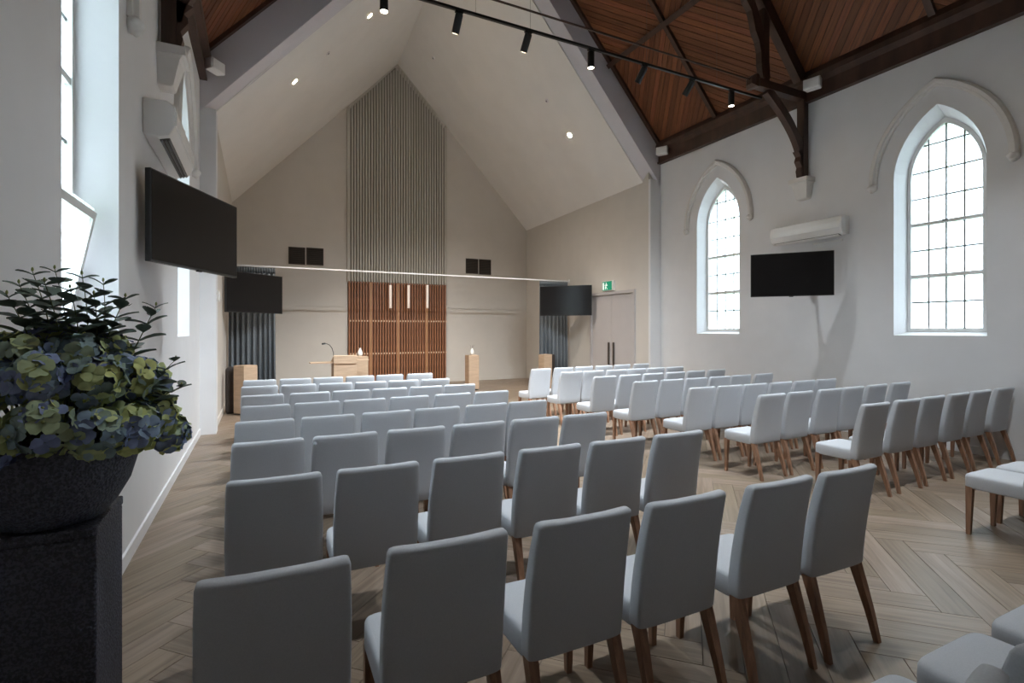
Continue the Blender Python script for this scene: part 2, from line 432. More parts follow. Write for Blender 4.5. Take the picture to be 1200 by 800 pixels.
tag(MB().box((SXR, YA + 0.07, 0), (SXR + 0.72, YB + 0.3, 5.25)).build('wall_chancel_right', 'wall_warm'), kind='structure')
g = gable_poly(SXL - 0.3, SXR + 0.3, lambda x: z_ceil(x, YB) + 0.15, CXC)
tag(MB().prism(g, lambda p: (p[0], YB, p[1]), lambda p: (p[0], YB + 0.3, p[1])).build('wall_altar', 'wall_warm'), kind='structure')
# arch: two nibs, and the raking bulkhead between the timber roof and the white ceiling
NL, NR = -0.60, 8.0
tag(MB().box((XL - 0.42, YA, 0), (NL, YA + 0.30, 5.0)).build('wall_arch_left', 'wall'), kind='structure')
tag(MB().box((NR, YA, 0), (XR + 0.42, YA + 0.07, 5.05)).build('wall_arch_right', 'wall'), kind='structure')
mb = MB()
xs = [XL - 0.42, XC, XR + 0.42]
for xa, xb in ((xs[0], xs[1]), (xs[1], xs[2])):
    v = []
    for x in (xa, xb):
        zb = min(z_ceil(x, YA + 0.3) + 0.02, z_low(x) - 0.02)
        v += [(x, YA, z_low(x)), (x, YA, z_roof(x) + 0.12), (x, YA + 0.30, z_roof(x) + 0.12), (x, YA + 0.30, zb)]
    mb.add(v, [(0, 1, 5, 4), (1, 2, 6, 5), (2, 3, 7, 6), (3, 0, 4, 7), (0, 3, 2, 1), (4, 5, 6, 7)])
tag(mb.build('trim_1', 'bulk'), kind='structure', label='raking plaster bulkhead of the chancel arch')
# chancel ceiling: two plaster slopes
mb = MB()
for xa, xb in ((SXL - 0.35, CXC), (CXC, SXR + 0.35)):
    n = 8; lo = []
    for k in range(n + 1):
        y = YA + 0.26 + (YB + 0.25 - YA - 0.26) * k / n
        lo.append([(xa, y, z_ceil(xa, y)), (xb, y, z_ceil(xb, y)), (xb, y, z_ceil(xb, y) + 0.15), (xa, y, z_ceil(xa, y) + 0.15)])
    mb.loft(lo)
tag(mb.build('ceiling_chancel', 'ceil'), kind='structure')
# baseboards
tag(MB().box((XL, YREAR, 0), (XL + 0.016, YA, 0.10)).build('baseboard_left', 'wall'), kind='structure')
tag(MB().box((XR - 0.018, YREAR, 0), (XR, YA, 0.10)).build('baseboard_right', 'wall'), kind='structure')
tag(MB().box((SXL, YB - 0.018, 0), (SXR, YB, 0.11)).build('baseboard_altar', 'wall_warm'), kind='structure')
tag(MB().box((SXL, YA + 0.3, 0), (SXL + 0.016, YB - 0.02, 0.11)).build('baseboard_chancel_left', 'wall_warm'), kind='structure')
tag(MB().box((SXR - 0.016, 11.48, 0), (SXR, YB - 0.02, 0.11)).build('baseboard_chancel_right', 'wall_warm'), kind='structure')
# shallow rail lines on the altar wall, left and right of the screen
zr = atY(370, 357.5, YB).z
tag(MB().box((SXL + 0.02, YB - 0.02, zr - 0.02), (2.20, YB, zr + 0.02)).build('trim_2', 'wall_warm'), kind='structure')
tag(MB().box((5.25, YB - 0.02, zr - 0.02), (SXR - 0.02, YB, zr + 0.02)).build('trim_3', 'wall_warm'), kind='structure')

# ------------------------------------------------------------------ windows
N_COL, ROW_H = 4, 0.372
def window(idx, xi, sgn, yc, hopper=False):
    root = tag(link('window_%d' % idx, None, None, (xi, yc, 0)), kind='structure')
    X = lambda d: sgn * d
    base = MB()
    # frame around the opening
    def ring(a0, s0, a1, s1, d0, d1, name, m, par, smooth=False):
        pa, pb = profile(a0, s0), profile(a1, s1); mb = MB(); n = len(pa)
        loops = [[(X(d0), p[0], p[1]) for p in pa], [(X(d1), p[0], p[1]) for p in pa], [(X(d1), p[0], p[1]) for p in pb], [(X(d0), p[0], p[1]) for p in pb]]
        f = []
        for k in range(4):
            k2 = (k + 1) % 4
            f += [(k * n + i, k * n + (i + 1) % n, k2 * n + (i + 1) % n, k2 * n + i) for i in range(n)]
        mb.add([p for l in loops for p in l], f)
        return mb.build(name, m, par)
    ring(A_FR, SILL_FR, A_FR - 0.042, SILL_FR + 0.05, 0.205, 0.275, 'frame', 'white', root)
    a = A_FR - 0.042; z0 = SILL_FR + 0.05
    region = profile(a, z0); region_ccw = region[::-1]
    zs = [z0 + ROW_H * k for k in range(9)]
    rails = {2: 0.05, 4: 0.045}
    # rails and horizontal glazing bars
    def span(z):
        p = clip_convex([(-2, z - 0.001), (2, z - 0.001), (2, z + 0.001), (-2, z + 0.001)], region_ccw)
        return (min(q[0] for q in p), max(q[0] for q in p)) if p else None
    for k in range(1, 9):
        sp = span(zs[k])
        if not sp: continue
        if k in rails:
            h = rails[k] / 2
            MB().box((X(0.215), sp[0], zs[k] - h), (X(0.265), sp[1], zs[k] + h)).build('rail', 'white', root)
        else:
            MB().box((X(0.232), sp[0], zs[k] - 0.009), (X(0.252), sp[1], zs[k] + 0.009)).build('glazing_bar', 'lead', root)
    MB().box((X(0.192), -0.03, zs[4] + 0.005), (X(0.215), 0.03, zs[4] + 0.025)).build('latch', 'lead', root)
    ys = [-a + 2 * a * k / N_COL for k in range(N_COL + 1)]
    for y in ys[1:-1]:
        p = clip_convex([(y - 0.001, 0), (y + 0.001, 0), (y + 0.001, 9), (y - 0.001, 9)], region_ccw)
        zt = max(q[1] for q in p)
        MB().box((X(0.233), y - 0.009, zs[2] if hopper else z0), (X(0.251), y + 0.009, zt)).build('glazing_bar', 'lead', root)
    # panes, each its own piece of obscure glass
    sash = None
    if hopper:      # lowest sash stands open, tipped into the room on its bottom hinge
        sash = link('open_sash', None, root, (X(0.24), 0, z0)); sash.rotation_euler = (0, -sgn * math.radians(11), 0)
        hh = zs[2] - z0 - 0.03
        for b_ in (((-.02, -a, 0), (.02, -a + .045, hh)), ((-.02, a - .045, 0), (.02, a, hh)), ((-.02, -a + .045, 0), (.02, a - .045, .045)), ((-.02, -a + .045, hh - .045), (.02, a - .045, hh))):
            MB().box(*b_).build('sash_bar', 'white', sash)
    for r in range(8):
        for c in range(N_COL):
            p = clip_convex([(ys[c] + 0.005, zs[r] + 0.005), (ys[c + 1] - 0.005, zs[r] + 0.005), (ys[c + 1] - 0.005, zs[r + 1] - 0.005), (ys[c] + 0.005, zs[r + 1] - 0.005)], region_ccw)
            if len(p) < 3 or area2(p) < 0.001: continue
            if hopper and r < 2:
                MB().prism(p, lambda q: (-0.003, q[0], q[1] - z0), lambda q: (0.003, q[0], q[1] - z0)).build('pane', 'glass', sash)
            else:
                MB().prism(p, lambda q: (X(0.239), q[0], q[1]), lambda q: (X(0.245), q[0], q[1])).build('pane', 'glass', root)
    # hood mould: raised band over the head with a carved stop at each end
    R0 = 2 * A_IN; prof2 = [(0.215, 0.0), (0.22, 0.030), (0.245, 0.034), (0.255, 0.068), (0.295, 0.074), (0.318, 0.05), (0.325, 0.0)]
    mb = MB()
    loops = []
    arc = [(1, PI - (PI / 3) * k / 16) for k in range(17)] + [(-1, PI / 3 - (PI / 3) * k / 16) for k in range(17)]
    for sd, t in arc:
        cx_ = A_IN * sd
        lp = []
        for o_, h_ in prof2:
            R = R0 + o_
            y_, z_ = cx_ + R * math.cos(t), SPRING + R * math.sin(t)
            if sd == 1 and y_ > 0 or sd == -1 and y_ < 0:   # mitre at the apex
                y_ = 0; z_ = SPRING + math.sqrt(R * R - A_IN * A_IN)
            lp.append((-X(h_), y_, z_))
        loops.append(lp)
    # extend the mitre exactly to the apex
    ap = [(-X(h_), 0, SPRING + math.sqrt((R0 + o_) ** 2 - A_IN ** 2)) for o_, h_ in prof2]
    half1 = [l for l, (sd, t) in zip(loops, arc) if sd == 1 and all(p[1] < -1e-6 for p in l)]
    half2 = [l for l, (sd, t) in zip(loops, arc) if sd == -1 and all(p[1] > 1e-6 for p in l)]
    mb.loft(half1 + [ap] + half2)
    hm = mb.build('hood_mould', 'ivory', root); smooth_sharp(hm.data, 35)
    for s_ in (-1, 1):
        yb = s_ * (A_IN + 0.27)
        mb = MB()
        for ox, oy, oz, rr in ((0, 0, -0.035, 0.062), (0.02, 0.03, -0.03, 0.036), (0.02, -0.035, -0.02, 0.036), (0.02, 0.0, -0.075, 0.036), (0.035, 0.0, -0.03, 0.04)):
            lo = []
            for k in range(7):
                t = PI * k / 6; lo.append([(-X(0.03 + ox) + rr * math.sin(t) * math.cos(q) + 1e-4, yb + oy + rr * math.sin(t) * math.sin(q), SPRING + oz + rr * math.cos(t)) for q in (2 * PI * i / 10 for i in range(10))])
            mb.loft(lo)
        me = mb.mesh('boss', 'ivory', True); link('boss', me, hm)
    # portal guides sky sampling through this opening
    ld = bpy.data.lights.new('window_portal', 'AREA'); ld.shape = 'RECTANGLE'; ld.size = 3.05; ld.size_y = 1.0
    ld.cycles.is_portal = True
    lo_ = bpy.data.objects.new('window_portal', ld); COL.objects.link(lo_)
    lo_.location = (xi + X(0.45), yc, 3.05); lo_.rotation_euler = (0, sgn * PI / 2, 0)
    return root
k = 1
for sgn, xi in ((1, XR), (-1, XL)):
    for yc in (WIN_Y if sgn > 0 else WIN_YL):
        window(k, xi, sgn, yc, hopper=(yc == WIN_YL[0])); k += 1

# ------------------------------------------------------------------ nave roof
mb = MB()
for xa, xb in ((XL - 0.42, XC), (XC, XR + 0.42)):
    v = [(x, y, z_roof(x) + dz) for dz in (0.02, 0.14) for x, y in ((xa, YREAR - 0.3), (xb, YREAR - 0.3), (xb, YA + 0.02), (xa, YA + 0.02))]
    mb.add(v, [(0, 1, 2, 3), (4, 5, 6, 7), (0, 1, 5, 4), (1, 2, 6, 5), (2, 3, 7, 6), (3, 0, 4, 7)])
ceil = tag(mb.build('ceiling', 'sheet'), kind='structure')
SL = math.sqrt(1 + 1.125 ** 2)
def on_roof(side, s, t, up=0.0):
    """s: along Y, t: slope distance from the wall face upward; up: distance below the sheet"""
    X0 = XR if side > 0 else XL
    x = X0 - side * t / SL; z = z_roof(X0) + t * 1.125 / SL
    nx, nz = -side * 1.125 / SL, -1 / SL
    return (x + nx * up, s, z + nz * up)
RAFT_Y = [1.85, 3.72, TRUSS_Y, 7.42, YA]
T_PUR = [0.0, (XR - 6.88) * SL, (XR - 5.45) * SL]
BW = 0.11
def boards(side, y0, y1, t0, t1, dirn):
    region = [(y0, t0), (y1, t0), (y1, t1), (y0, t1)]
    if area2(region) <= 0: return
    d = (dirn * c45, c45); n = (-d[1], d[0])
    vals = [p[0] * n[0] + p[1] * n[1] for p in region]
    k0, k1 = math.floor(min(vals) / BW), math.ceil(max(vals) / BW)
    for k in range(k0, k1 + 1):
        poly = region
        poly = clip(poly, n[0], n[1], (k + 1) * BW - 0.005)
        if len(poly) < 3: continue
        poly = clip(poly, -n[0], -n[1], -(k * BW + 0.005))
        if len(poly) < 3 or area2(poly) < 0.004: continue
        th = 0.018 + random.uniform(0, 0.003)
        b = MB().prism(poly, lambda p: on_roof(side, p[0], p[1], -0.018), lambda p: on_roof(side, p[0], p[1], th - 0.018))
        me = b.mesh('board', 'lining')
        off = (random.uniform(0, 40), random.uniform(0, 40)); t = random.uniform(0.72, 1.28)
        set_attr(me, [(p[0] * d[0] + p[1] * d[1] + off[0], p[0] * n[0] + p[1] * n[1] + off[1], 0) for p in poly] * 2, [(t, t * random.uniform(0.94, 1.06), t * random.uniform(0.9, 1.05))] * (2 * len(poly)))
        link('board', me, ceil)
# diagonal boarding, turned the other way in each neighbouring bay; -1 leans towards the viewer going up
for i in range(4):
    boards(1, RAFT_Y[i], RAFT_Y[i + 1], T_PUR[0] + 0.02, T_PUR[1], -1 if i % 2 else 1)
for i in range(1, 4):
    boards(1, RAFT_Y[i], RAFT_Y[i + 1], T_PUR[1], T_PUR[2], 1 if i % 2 else -1)
for i in range(2, 4):
    boards(-1, RAFT_Y[i], RAFT_Y[i + 1], T_PUR[0] + 0.02, T_PUR[1], -1 if i % 2 else 1)
def roof_bar(name, side, p, q, wdt, dep, m='oak_dark', along='t'):
    """bar lying under the boards between (s,t) points p and q"""
    hw = wdt / 2
    if along == 't': quad = [(p[0] - hw, p[1]), (p[0] + hw, p[1]), (q[0] + hw, q[1]), (q[0] - hw, q[1])]
    else: quad = [(p[0], p[1] - hw), (q[0], q[1] - hw), (q[0], q[1] + hw), (p[0], p[1] + hw)]
    return MB().prism(quad, lambda a: on_roof(side, a[0], a[1], -0.01), lambda a: on_roof(side, a[0], a[1], dep)).build(name, m, ceil)
TT = (XR - XC) * SL
for side in (1, -1):
    for y in (1.85, 3.72, 7.42): roof_bar('rafter', side, (y, 0.05), (y, TT - 0.05), 0.085, 0.07)
    roof_bar('rafter', side, (YA - 0.045, 0.05), (YA - 0.045, TT - 0.05), 0.09, 0.06)
    for t in T_PUR[1:]: roof_bar('purlin', side, (YREAR, t), (YA, t), 0.10, 0.12, along='s')
    # wall-head cornice: deep board, cap moulding, lower bead
    X0 = XR if side > 0 else XL
    def strip(name, d0, d1, za, zb):
        MB().box((X0 - side * d0, YREAR, za), (X0 - side * d1, YA, zb)).build(name, 'oak_dark', ceil)
    strip('cornice_board', 0.0, 0.07, 5.45, 5.80)
    strip('cornice_bead', 0.0, 0.10, 5.41, 5.455)
    mbb = MB().loft([[(X0 - side * 0.07, y, 5.66), (X0 - side * 0.15, y, 5.72), (X0 - side * 0.155, y, 5.80), (X0 - side * 0.12, y, 5.90), (X0 - side * 0.05, y, 5.90)] for y in (YREAR, YA)])
    mbb.build('cornice_cap', 'oak_dark', ceil)

# ------------------------------------------------------------------ hammer-beam truss
tr = thing('roof_truss', 'dark carved hammer-beam roof truss on white wall corbels with a tie rod', 'roof truss', (0, TRUSS_Y, 0))
YS = (0, 1, 0)
for side in (1, -1):
    X0 = XR if side > 0 else XL
    P = lambda d, z: (X0 - side * d, 0, z)
    MB().box((X0 - side * 0.02, -0.06, 4.17), (X0 - side * 0.14, 0.06, 5.74)).build('wall_post', 'oak_dark', tr)
    mb = MB().bar(P(0.02, 5.52), P(1.22, 5.52), 0.13, 0.13, YS); mb.build('hammer_beam', 'oak_dark', tr)
    mb = MB().loft([[P(d_, 5.52 + a_)[:1] + (b_, 5.52 + a_) for a_, b_ in ((h_, h_), (h_, -h_), (-h_, -h_), (-h_, h_))] for d_, h_ in ((1.22, .075), (1.27, .095), (1.33, .095), (1.38, .05))])
    mb.build('beam_end', 'oak_dark', tr)
    # curved brace: from the foot of the wall post out to the hammer beam, scalloped at its foot
    pts = []
    for k in range(15):
        t = k / 14; d_ = 0.12 + 0.86 * t ** 1.25; z_ = 4.42 + 1.02 * t ** 0.72
        pts.append((d_, z_))
    mb = MB(); loops = []
    for i, (d_, z_) in enumerate(pts):
        p0, p1 = pts[max(0, i - 1)], pts[min(14, i + 1)]
        tx, tz = p1[0] - p0[0], p1[1] - p0[1]; l_ = math.hypot(tx, tz); nx, nz = -tz / l_, tx / l_
        wv = 0.085 + (0.018 * math.sin(i * 2.4) if i < 6 else 0)
        loops.append([(X0 - side * (d_ + nx * a_), b_, z_ + nz * a_) for a_, b_ in ((wv, 0.05), (wv, -0.05), (-0.06, -0.05), (-0.06, 0.05))])
    mb.loft(loops); mb.build('curved_brace', 'oak_dark', tr)
    # post foot carving
    mb = MB().prism([(0.13, 4.17), (0.17, 4.17), (0.19, 4.27), (0.17, 4.33), (0.23, 4.42), (0.20, 4.50), (0.27, 4.58), (0.13, 4.62)], lambda p: (X0 - side * p[0], -0.05, p[1]), lambda p: (X0 - side * p[0], 0.05, p[1]))
    mb.build('carved_foot', 'oak_dark', tr)
    MB().box((X0 - side * 0.98, -0.055, 5.57), (X0 - side * 1.10, 0.055, z_roof(X0 - side * 1.04) - 0.02)).build('hammer_post', 'oak_dark', tr)
    # upper arched brace rising from the hammer post to the collar, scalloped
    loops = []
    up = []
    for k in range(19):
        t = k / 18; up.append((1.02 + 1.55 * t ** 1.5, 5.62 + 2.55 * t ** 0.82))
    for i, (d_, z_) in enumerate(up):
        p0, p1 = up[max(0, i - 1)], up[min(18, i + 1)]
        tx, tz = p1[0] - p0[0], p1[1] - p0[1]; l_ = math.hypot(tx, tz); nx, nz = -tz / l_, tx / l_
        wv = 0.10 + 0.022 * math.sin(i * 1.9)
        loops.append([(X0 - side * (d_ - nx * a_), b_, z_ - nz * a_) for a_, b_ in ((wv, 0.05), (wv, -0.05), (-0.07, -0.05), (-0.07, 0.05))])
    MB().loft(loops).build('arched_brace', 'oak_dark', tr)
    # principal rafter under the boards
    a_ = on_roof(side, 0, 0.10, 0.10); b_ = on_roof(side, 0, TT, 0.10)
    MB().bar(a_, b_, 0.20, 0.13, YS).build('principal_rafter', 'oak_dark', tr)
    if side < 0:
        MB().tube([(X0 + 0.14, -0.03, 4.42), (X0 + 0.20, -0.03, 4.42), (X0 + 0.225, -0.03, 4.44), (X0 + 0.22, -0.03, 4.475), (X0 + 0.205, -0.03, 4.485)], 0.006, 6).build('hook', 'black', tr)
MB().box((XC - 2.1, -0.06, 8.02), (XC + 2.1, 0.06, 8.20)).build('collar_beam', 'oak_dark', tr)
MB().tube([(XL + 1.36, 0, 5.55), (XR - 1.36, 0, 5.55)], 0.013, 8).build('tie_rod', 'oak_dark', tr)
for side, nm in ((1, 'right'), (-1, 'left')):
    X0 = XR if side > 0 else XL
    c = thing('corbel', 'white moulded corbel under the truss post on the %s wall' % nm, 'corbel', (X0, TRUSS_Y, 3.80), 0, 'corbels under the roof truss')
    MB().box((0, -0.165, 0.27), (-side * 0.22, 0.165, 0.345)).build('cap', 'ivory', c)
    MB().loft([[(0, -a, z), (-side * b, -a, z), (-side * b, a, z), (0, a, z)] for a, b, z in ((0.085, 0.10, 0.0), (0.095, 0.12, 0.015), (0.118, 0.15, 0.14), (0.135, 0.175, 0.24), (0.148, 0.195, 0.272))]).build('shaft', 'ivory', c)

# ------------------------------------------------------------------ track light rail
ordn = ['first', 'second', 'third', 'fourth', 'fifth', 'sixth', 'seventh', 'eighth', 'ninth', 'tenth']
def spot(parent, loc, rot, energy, size, blend=0.6, col=(0.87, 0.945, 1.0), rad=0.037):
    ld = bpy.data.lights.new('lamp', 'SPOT'); ld.energy = energy; ld.spot_size = math.radians(size); ld.spot_blend = blend; ld.color = col; ld.shadow_soft_size = rad
    o = bpy.data.objects.new('lamp', ld); COL.objects.link(o); o.parent = parent; o.location = loc; o.rotation_euler = rot
    return o
DOWN = Vector((0, 0, -1))
def light_track(TY, TZ, tx0, tx1, wires, heads, where):
    rail = thing('lighting_track', 'long black lighting track hung across the nave %s' % where, 'light track', (0, TY, TZ), 0, 'lighting tracks across the nave')
    bevel(MB().box((tx0, -0.018, -0.017), (tx1, 0.018, 0.017)).build('track', 'black', rail), 0.003, 1)
    for xw in wires:
        MB().tube([(xw, 0, 0.015), (xw, 0, z_roof(xw) - TZ - 0.0)], 0.0018, 5).build('suspension_wire', 'steel', rail)
    for i, (hx, d, energy, cone) in enumerate(heads):
        d = Vector(d).normalized()
        t = thing('track_spotlight', 'black cylinder spotlight, %s from the left on the track %s' % (ordn[i], where), 'spotlight', (hx, TY, TZ - 0.017), 0, 'spotlights on the lighting tracks')
        MB().box((-0.05, -0.016, -0.022), (0.05, 0.016, 0)).build('adapter', 'black', t)
        MB().tube([(0, 0, -0.02), (0, 0, -0.06)], 0.012, 8).build('swivel', 'black', t)
        piv = Vector((0, 0, -0.05)); Q = DOWN.rotation_difference(d); Rm = Q.to_matrix()
        def turned(prof, name, m, n=20):
            loops = [[piv + Rm @ Vector((r * math.cos(2 * PI * k / n), r * math.sin(2 * PI * k / n), -z)) for k in range(n)] for r, z in prof]
            me = MB().loft(loops).mesh(name, m); smooth_sharp(me); return link(name, me, t)
        turned([(0.036, -0.02), (0.046, -0.01), (0.046, 0.20), (0.040, 0.20), (0.038, 0.185)], 'body', 'black')
        turned([(0.0365, 0.184), (0.0365, 0.190)], 'lens', 'glow')
        spot(t, piv + d * 0.205, Q.to_euler(), energy, cone, 1.0)
V_ = (0, 0, -1)
hp = [((450, -14), V_), ((538, 10), (-0.10, 0.50, -1)), ((619, 36), (-0.12, 0.52, -1)), ((692.5, 57), V_), ((755, 76), (-0.18, 0.75, -1)), ((811, 92), (-0.20, 0.80, -1)), ((857, 105), V_)]
en = (80, 180, 200, 200, 200, 190, 60)
light_track(5.77, 5.42, 0.35, 7.42, (2.35, 3.10, 5.0, 6.4, 1.0), [(atY(uv[0], uv[1], 5.77).x, d, e, 84 if d is V_ else 100) for (uv, d), e in zip(hp, en)], 'under the truss')
# added second track, unseen above the frame, to brighten the rear rows
light_track(2.05, 5.42, 0.35, 7.42, (1.0, 2.8, 4.7, 6.4), [(x, (0.0, 0.30, -1), 62, 92) for x in (1.2, 2.6, 4.0, 5.4, 6.6)], 'added unseen over the rear rows')

# ------------------------------------------------------------------ small white wall loudspeakers under the cornice
def wall_speaker(loc, rz, label):
    t = thing('loudspeaker', label, 'loudspeaker', loc, rz, 'small white loudspeakers at the wall head')
    o = MB().loft([[(x, y, z) for x, y in ((-0.13, -0.07), (0.13, -0.07), (0.11, 0.07), (-0.11, 0.07))] for z in (-0.085, 0.085)]).build('cabinet', 'plastic', t); bevel(o, 0.015, 3)
    bevel(MB().box((-0.112, -0.082, -0.07), (0.112, -0.068, 0.07)).build('front_grille', 'white', t), 0.006, 2)
    MB().box((-0.02, 0.07, -0.03), (0.02, 0.14, 0.03)).build('bracket', 'white', t)
wall_speaker((XR - 0.22, YA - 0.30, 5.60), math.radians(-62), 'small white loudspeaker in the corner of the arch and right wall')
wall_speaker((XR - 0.26, TRUSS_Y - 0.30, 5.58), math.radians(-75), 'small white loudspeaker beside the truss on the right wall')
wall_speaker((XL + 0.22, YA - 0.30, 5.52), math.radians(50), 'small white loudspeaker in the corner of the arch and left wall')

# ------------------------------------------------------------------ televisions
def tv(pl, pr, zb, zt, wall_pt, label):
    """pl, pr: left and right edge of the screen seen from the front, in plan"""
    pl, pr = Vector((*pl, 0)), Vector((*pr, 0)); c = (pl + pr) / 2; wd = (pr - pl).length; h = zt - zb
    rz = math.atan2((pr - pl).y, (pr - pl).x)
    t = thing('television', label, 'television', (c.x, c.y, zb), rz, 'wall-mounted televisions')
    bevel(MB().box((-wd / 2, 0.0, 0), (wd / 2, 0.045, h)).build('housing', 'black', t), 0.006, 2)
    MB().box((-wd / 2 + 0.012, -0.0025, 0.016), (wd / 2 - 0.012, 0.003, h - 0.012)).build('screen', 'screen', t)
    bevel(MB().box((-0.03, -0.004, -0.012), (0.03, 0.02, 0.004)).build('sensor_tab', 'black', t), 0.003, 1)
    MB().box((-0.25, 0.043, h * 0.2), (0.25, 0.085, h * 0.8)).build('back_box', 'black', t)
    inv = Matrix.Rotation(-rz, 3, 'Z'); wp = inv @ (Vector((*wall_pt, 0)) - c)
    el = Vector((wp.x * 0.5 + 0.12, (0.085 + wp.y) / 2, 0))
    for z in (h * 0.42, h * 0.58):
        MB().bar((0, 0.08, z), (el.x, el.y, z), 0.035, 0.03, (0, 0, 1)).build('mount_arm', 'black', t)
        MB().bar((el.x, el.y, z), (wp.x, wp.y, z), 0.035, 0.03, (0, 0, 1)).build('mount_arm', 'black', t)
    return t
tv((-0.73, 4.62), (-0.20, 5.76), 2.115, 2.815, (XL, 5.35), 'large flat black television angled out from the left wall beside the planter')
tv((7.30, 5.88), (8.03, 4.95), 2.145, 2.845, (XR, 5.65), 'flat black television on the right wall between the two windows')
tv((6.85, 12.20), (7.80, 11.13), 1.985, 2.785, (SXR, 11.9), 'flat black television in front of the right curtain by the doors')
tv((-0.58, 11.20), (0.44, 12.06), 1.945, 2.745, (SXL, 11.9), 'flat black television in front of the left curtain by the altar')

# ------------------------------------------------------------------ air conditioners
def aircon(X0, side, y0, y1, z0, label):
    t = thing('air_conditioner', label, 'air conditioner', (X0, (y0 + y1) / 2, z0), 0, 'wall air conditioners')
    hl = (y1 - y0) / 2; s = -side
    pr = [(0.0, 0.02), (0.10, 0.0), (0.17, 0.02), (0.215, 0.10), (0.22, 0.20), (0.205, 0.27), (0.16, 0.30), (0.0, 0.30)]
    o = MB().prism(pr, lambda p: (s * p[0], -hl, p[1]), lambda p: (s * p[0], hl, p[1])).build('body', 'plastic', t); bevel(o, 0.012, 3)
    MB().prism([(0.217, 0.105), (0.226, 0.11), (0.227, 0.20), (0.212, 0.275), (0.20, 0.27)], lambda p: (s * p[0], -hl + 0.012, p[1]), lambda p: (s * p[0], hl - 0.05, p[1])).build('front_panel', 'white', t)
    # outlet: dark slot on the lower front with louvres
    MB().prism([(0.105, -0.003), (0.172, 0.016), (0.174, 0.020), (0.105, 0.003)], lambda p: (s * p[0], -hl + 0.06, p[1]), lambda p: (s * p[0], hl - 0.06, p[1])).build('outlet', 'grille', t)
    for a, b in ((0.112, -0.004), (0.138, 0.003), (0.162, 0.010)):
        MB().prism([(a, b - 0.012), (a + 0.006, b - 0.012), (a + 0.012, b + 0.004), (a + 0.004, b + 0.004)], lambda p: (s * p[0], -hl + 0.07, p[1]), lambda p: (s * p[0], hl - 0.07, p[1])).build('louvre', 'lead' if side < 0 else 'plastic', t)
    return t
aircon(XR, 1, 4.88, 6.12, 3.09, 'white split air conditioner above the television on the right wall')
aircon(XL, -1, 4.85, 6.10, 3.12, 'white split air conditioner above the large television on the left wall')
cp = tag(bevel(MB().box((XR - 0.03, 4.98, 3.015), (XR, 5.45, 3.045)).build('cable_cover', 'plastic'), 0.004, 1), 'thin white cable cover below the right wall air conditioner', 'cable cover')

# ------------------------------------------------------------------ doors, exit sign, switch
dr = tag(link('door_1', None, None, (SXR, 0, 0)), kind='structure')
DY0, DY1, DZ = 9.68, 11.36, 2.50
for a, b in (((-0.05, DY0 - 0.07, 0), (0.0, DY0, DZ + 0.07)), ((-0.05, DY1, 0), (0.0, DY1 + 0.07, DZ + 0.07)), ((-0.05, DY0, DZ), (0, DY1, DZ + 0.07))):
    MB().box(a, b).build('frame', 'door', dr)
DM = (DY0 + DY1) / 2
for a, b, hy in ((DY0 + 0.004, DM - 0.003, DM - 0.10), (DM + 0.003, DY1 - 0.004, DM + 0.10)):
    lf = MB().box((-0.016, a, 0.006), (-0.002, b, DZ - 0.006)).build('leaf', 'door', dr)
    bevel(MB().box((-0.045, hy - 0.035, 0.72), (-0.030, hy + 0.035, 1.29)).build('pull_handle', 'steel', lf), 0.004, 1)
    for z in (0.80, 1.21): MB().box((-0.032, hy - 0.012, z - 0.012), (-0.015, hy + 0.012, z + 0.012)).build('handle_post', 'steel', lf)
ex = thing('exit_sign', 'green and white illuminated exit sign above the double doors', 'exit sign', (SXR, 10.62, 2.60))
bevel(MB().box((-0.06, -0.235, 0), (0, 0.235, 0.25)).build('case', 'plastic', ex), 0.004, 1)
MB().box((-0.064, -0.16, 0.012), (-0.058, 0.228, 0.238)).build('green_panel', 'green', ex)
fig = MB()
xf = -0.066
def plate(poly): fig.prism(poly, lambda p: (xf - 0.002, p[0], p[1]), lambda p: (xf + 0.003, p[0], p[1]))
plate([(0.06 + 0.018 * math.cos(t), 0.19 + 0.018 * math.sin(t)) for t in (2 * PI * k / 10 for k in range(10))])
plate([(0.035, 0.165), (0.075, 0.165), (0.095, 0.105), (0.065, 0.10)])
plate([(0.07, 0.11), (0.095, 0.105), (0.105, 0.04), (0.085, 0.04)])
plate([(0.065, 0.105), (0.09, 0.10), (0.045, 0.07), (0.03, 0.035), (0.012, 0.045)])
plate([(0.07, 0.165), (0.08, 0.15), (0.125, 0.13), (0.12, 0.15)])
plate([(0.035, 0.165), (0.045, 0.15), (0.015, 0.12), (0.0, 0.13)])
plate([(0.15, 0.03), (0.205, 0.03), (0.205, 0.21), (0.15, 0.21)])
fig.build('running_figure', 'exit_white', ex)
p = atX(255.7, 346, SXL + 0.02)
sw = thing('wall_switch', 'small white rounded control on the wall left of the altar', 'wall switch', (SXL, 10.1, p.z if 1.5 < p.z < 3 else 2.1))
bevel(MB().box((0, -0.06, -0.09), (0.025, 0.06, 0.09)).build('plate', 'plastic', sw), 0.01, 3)
bevel(MB().box((0.024, -0.03, -0.05), (0.032, 0.03, 0.05)).build('button', 'white', sw), 0.003, 1)

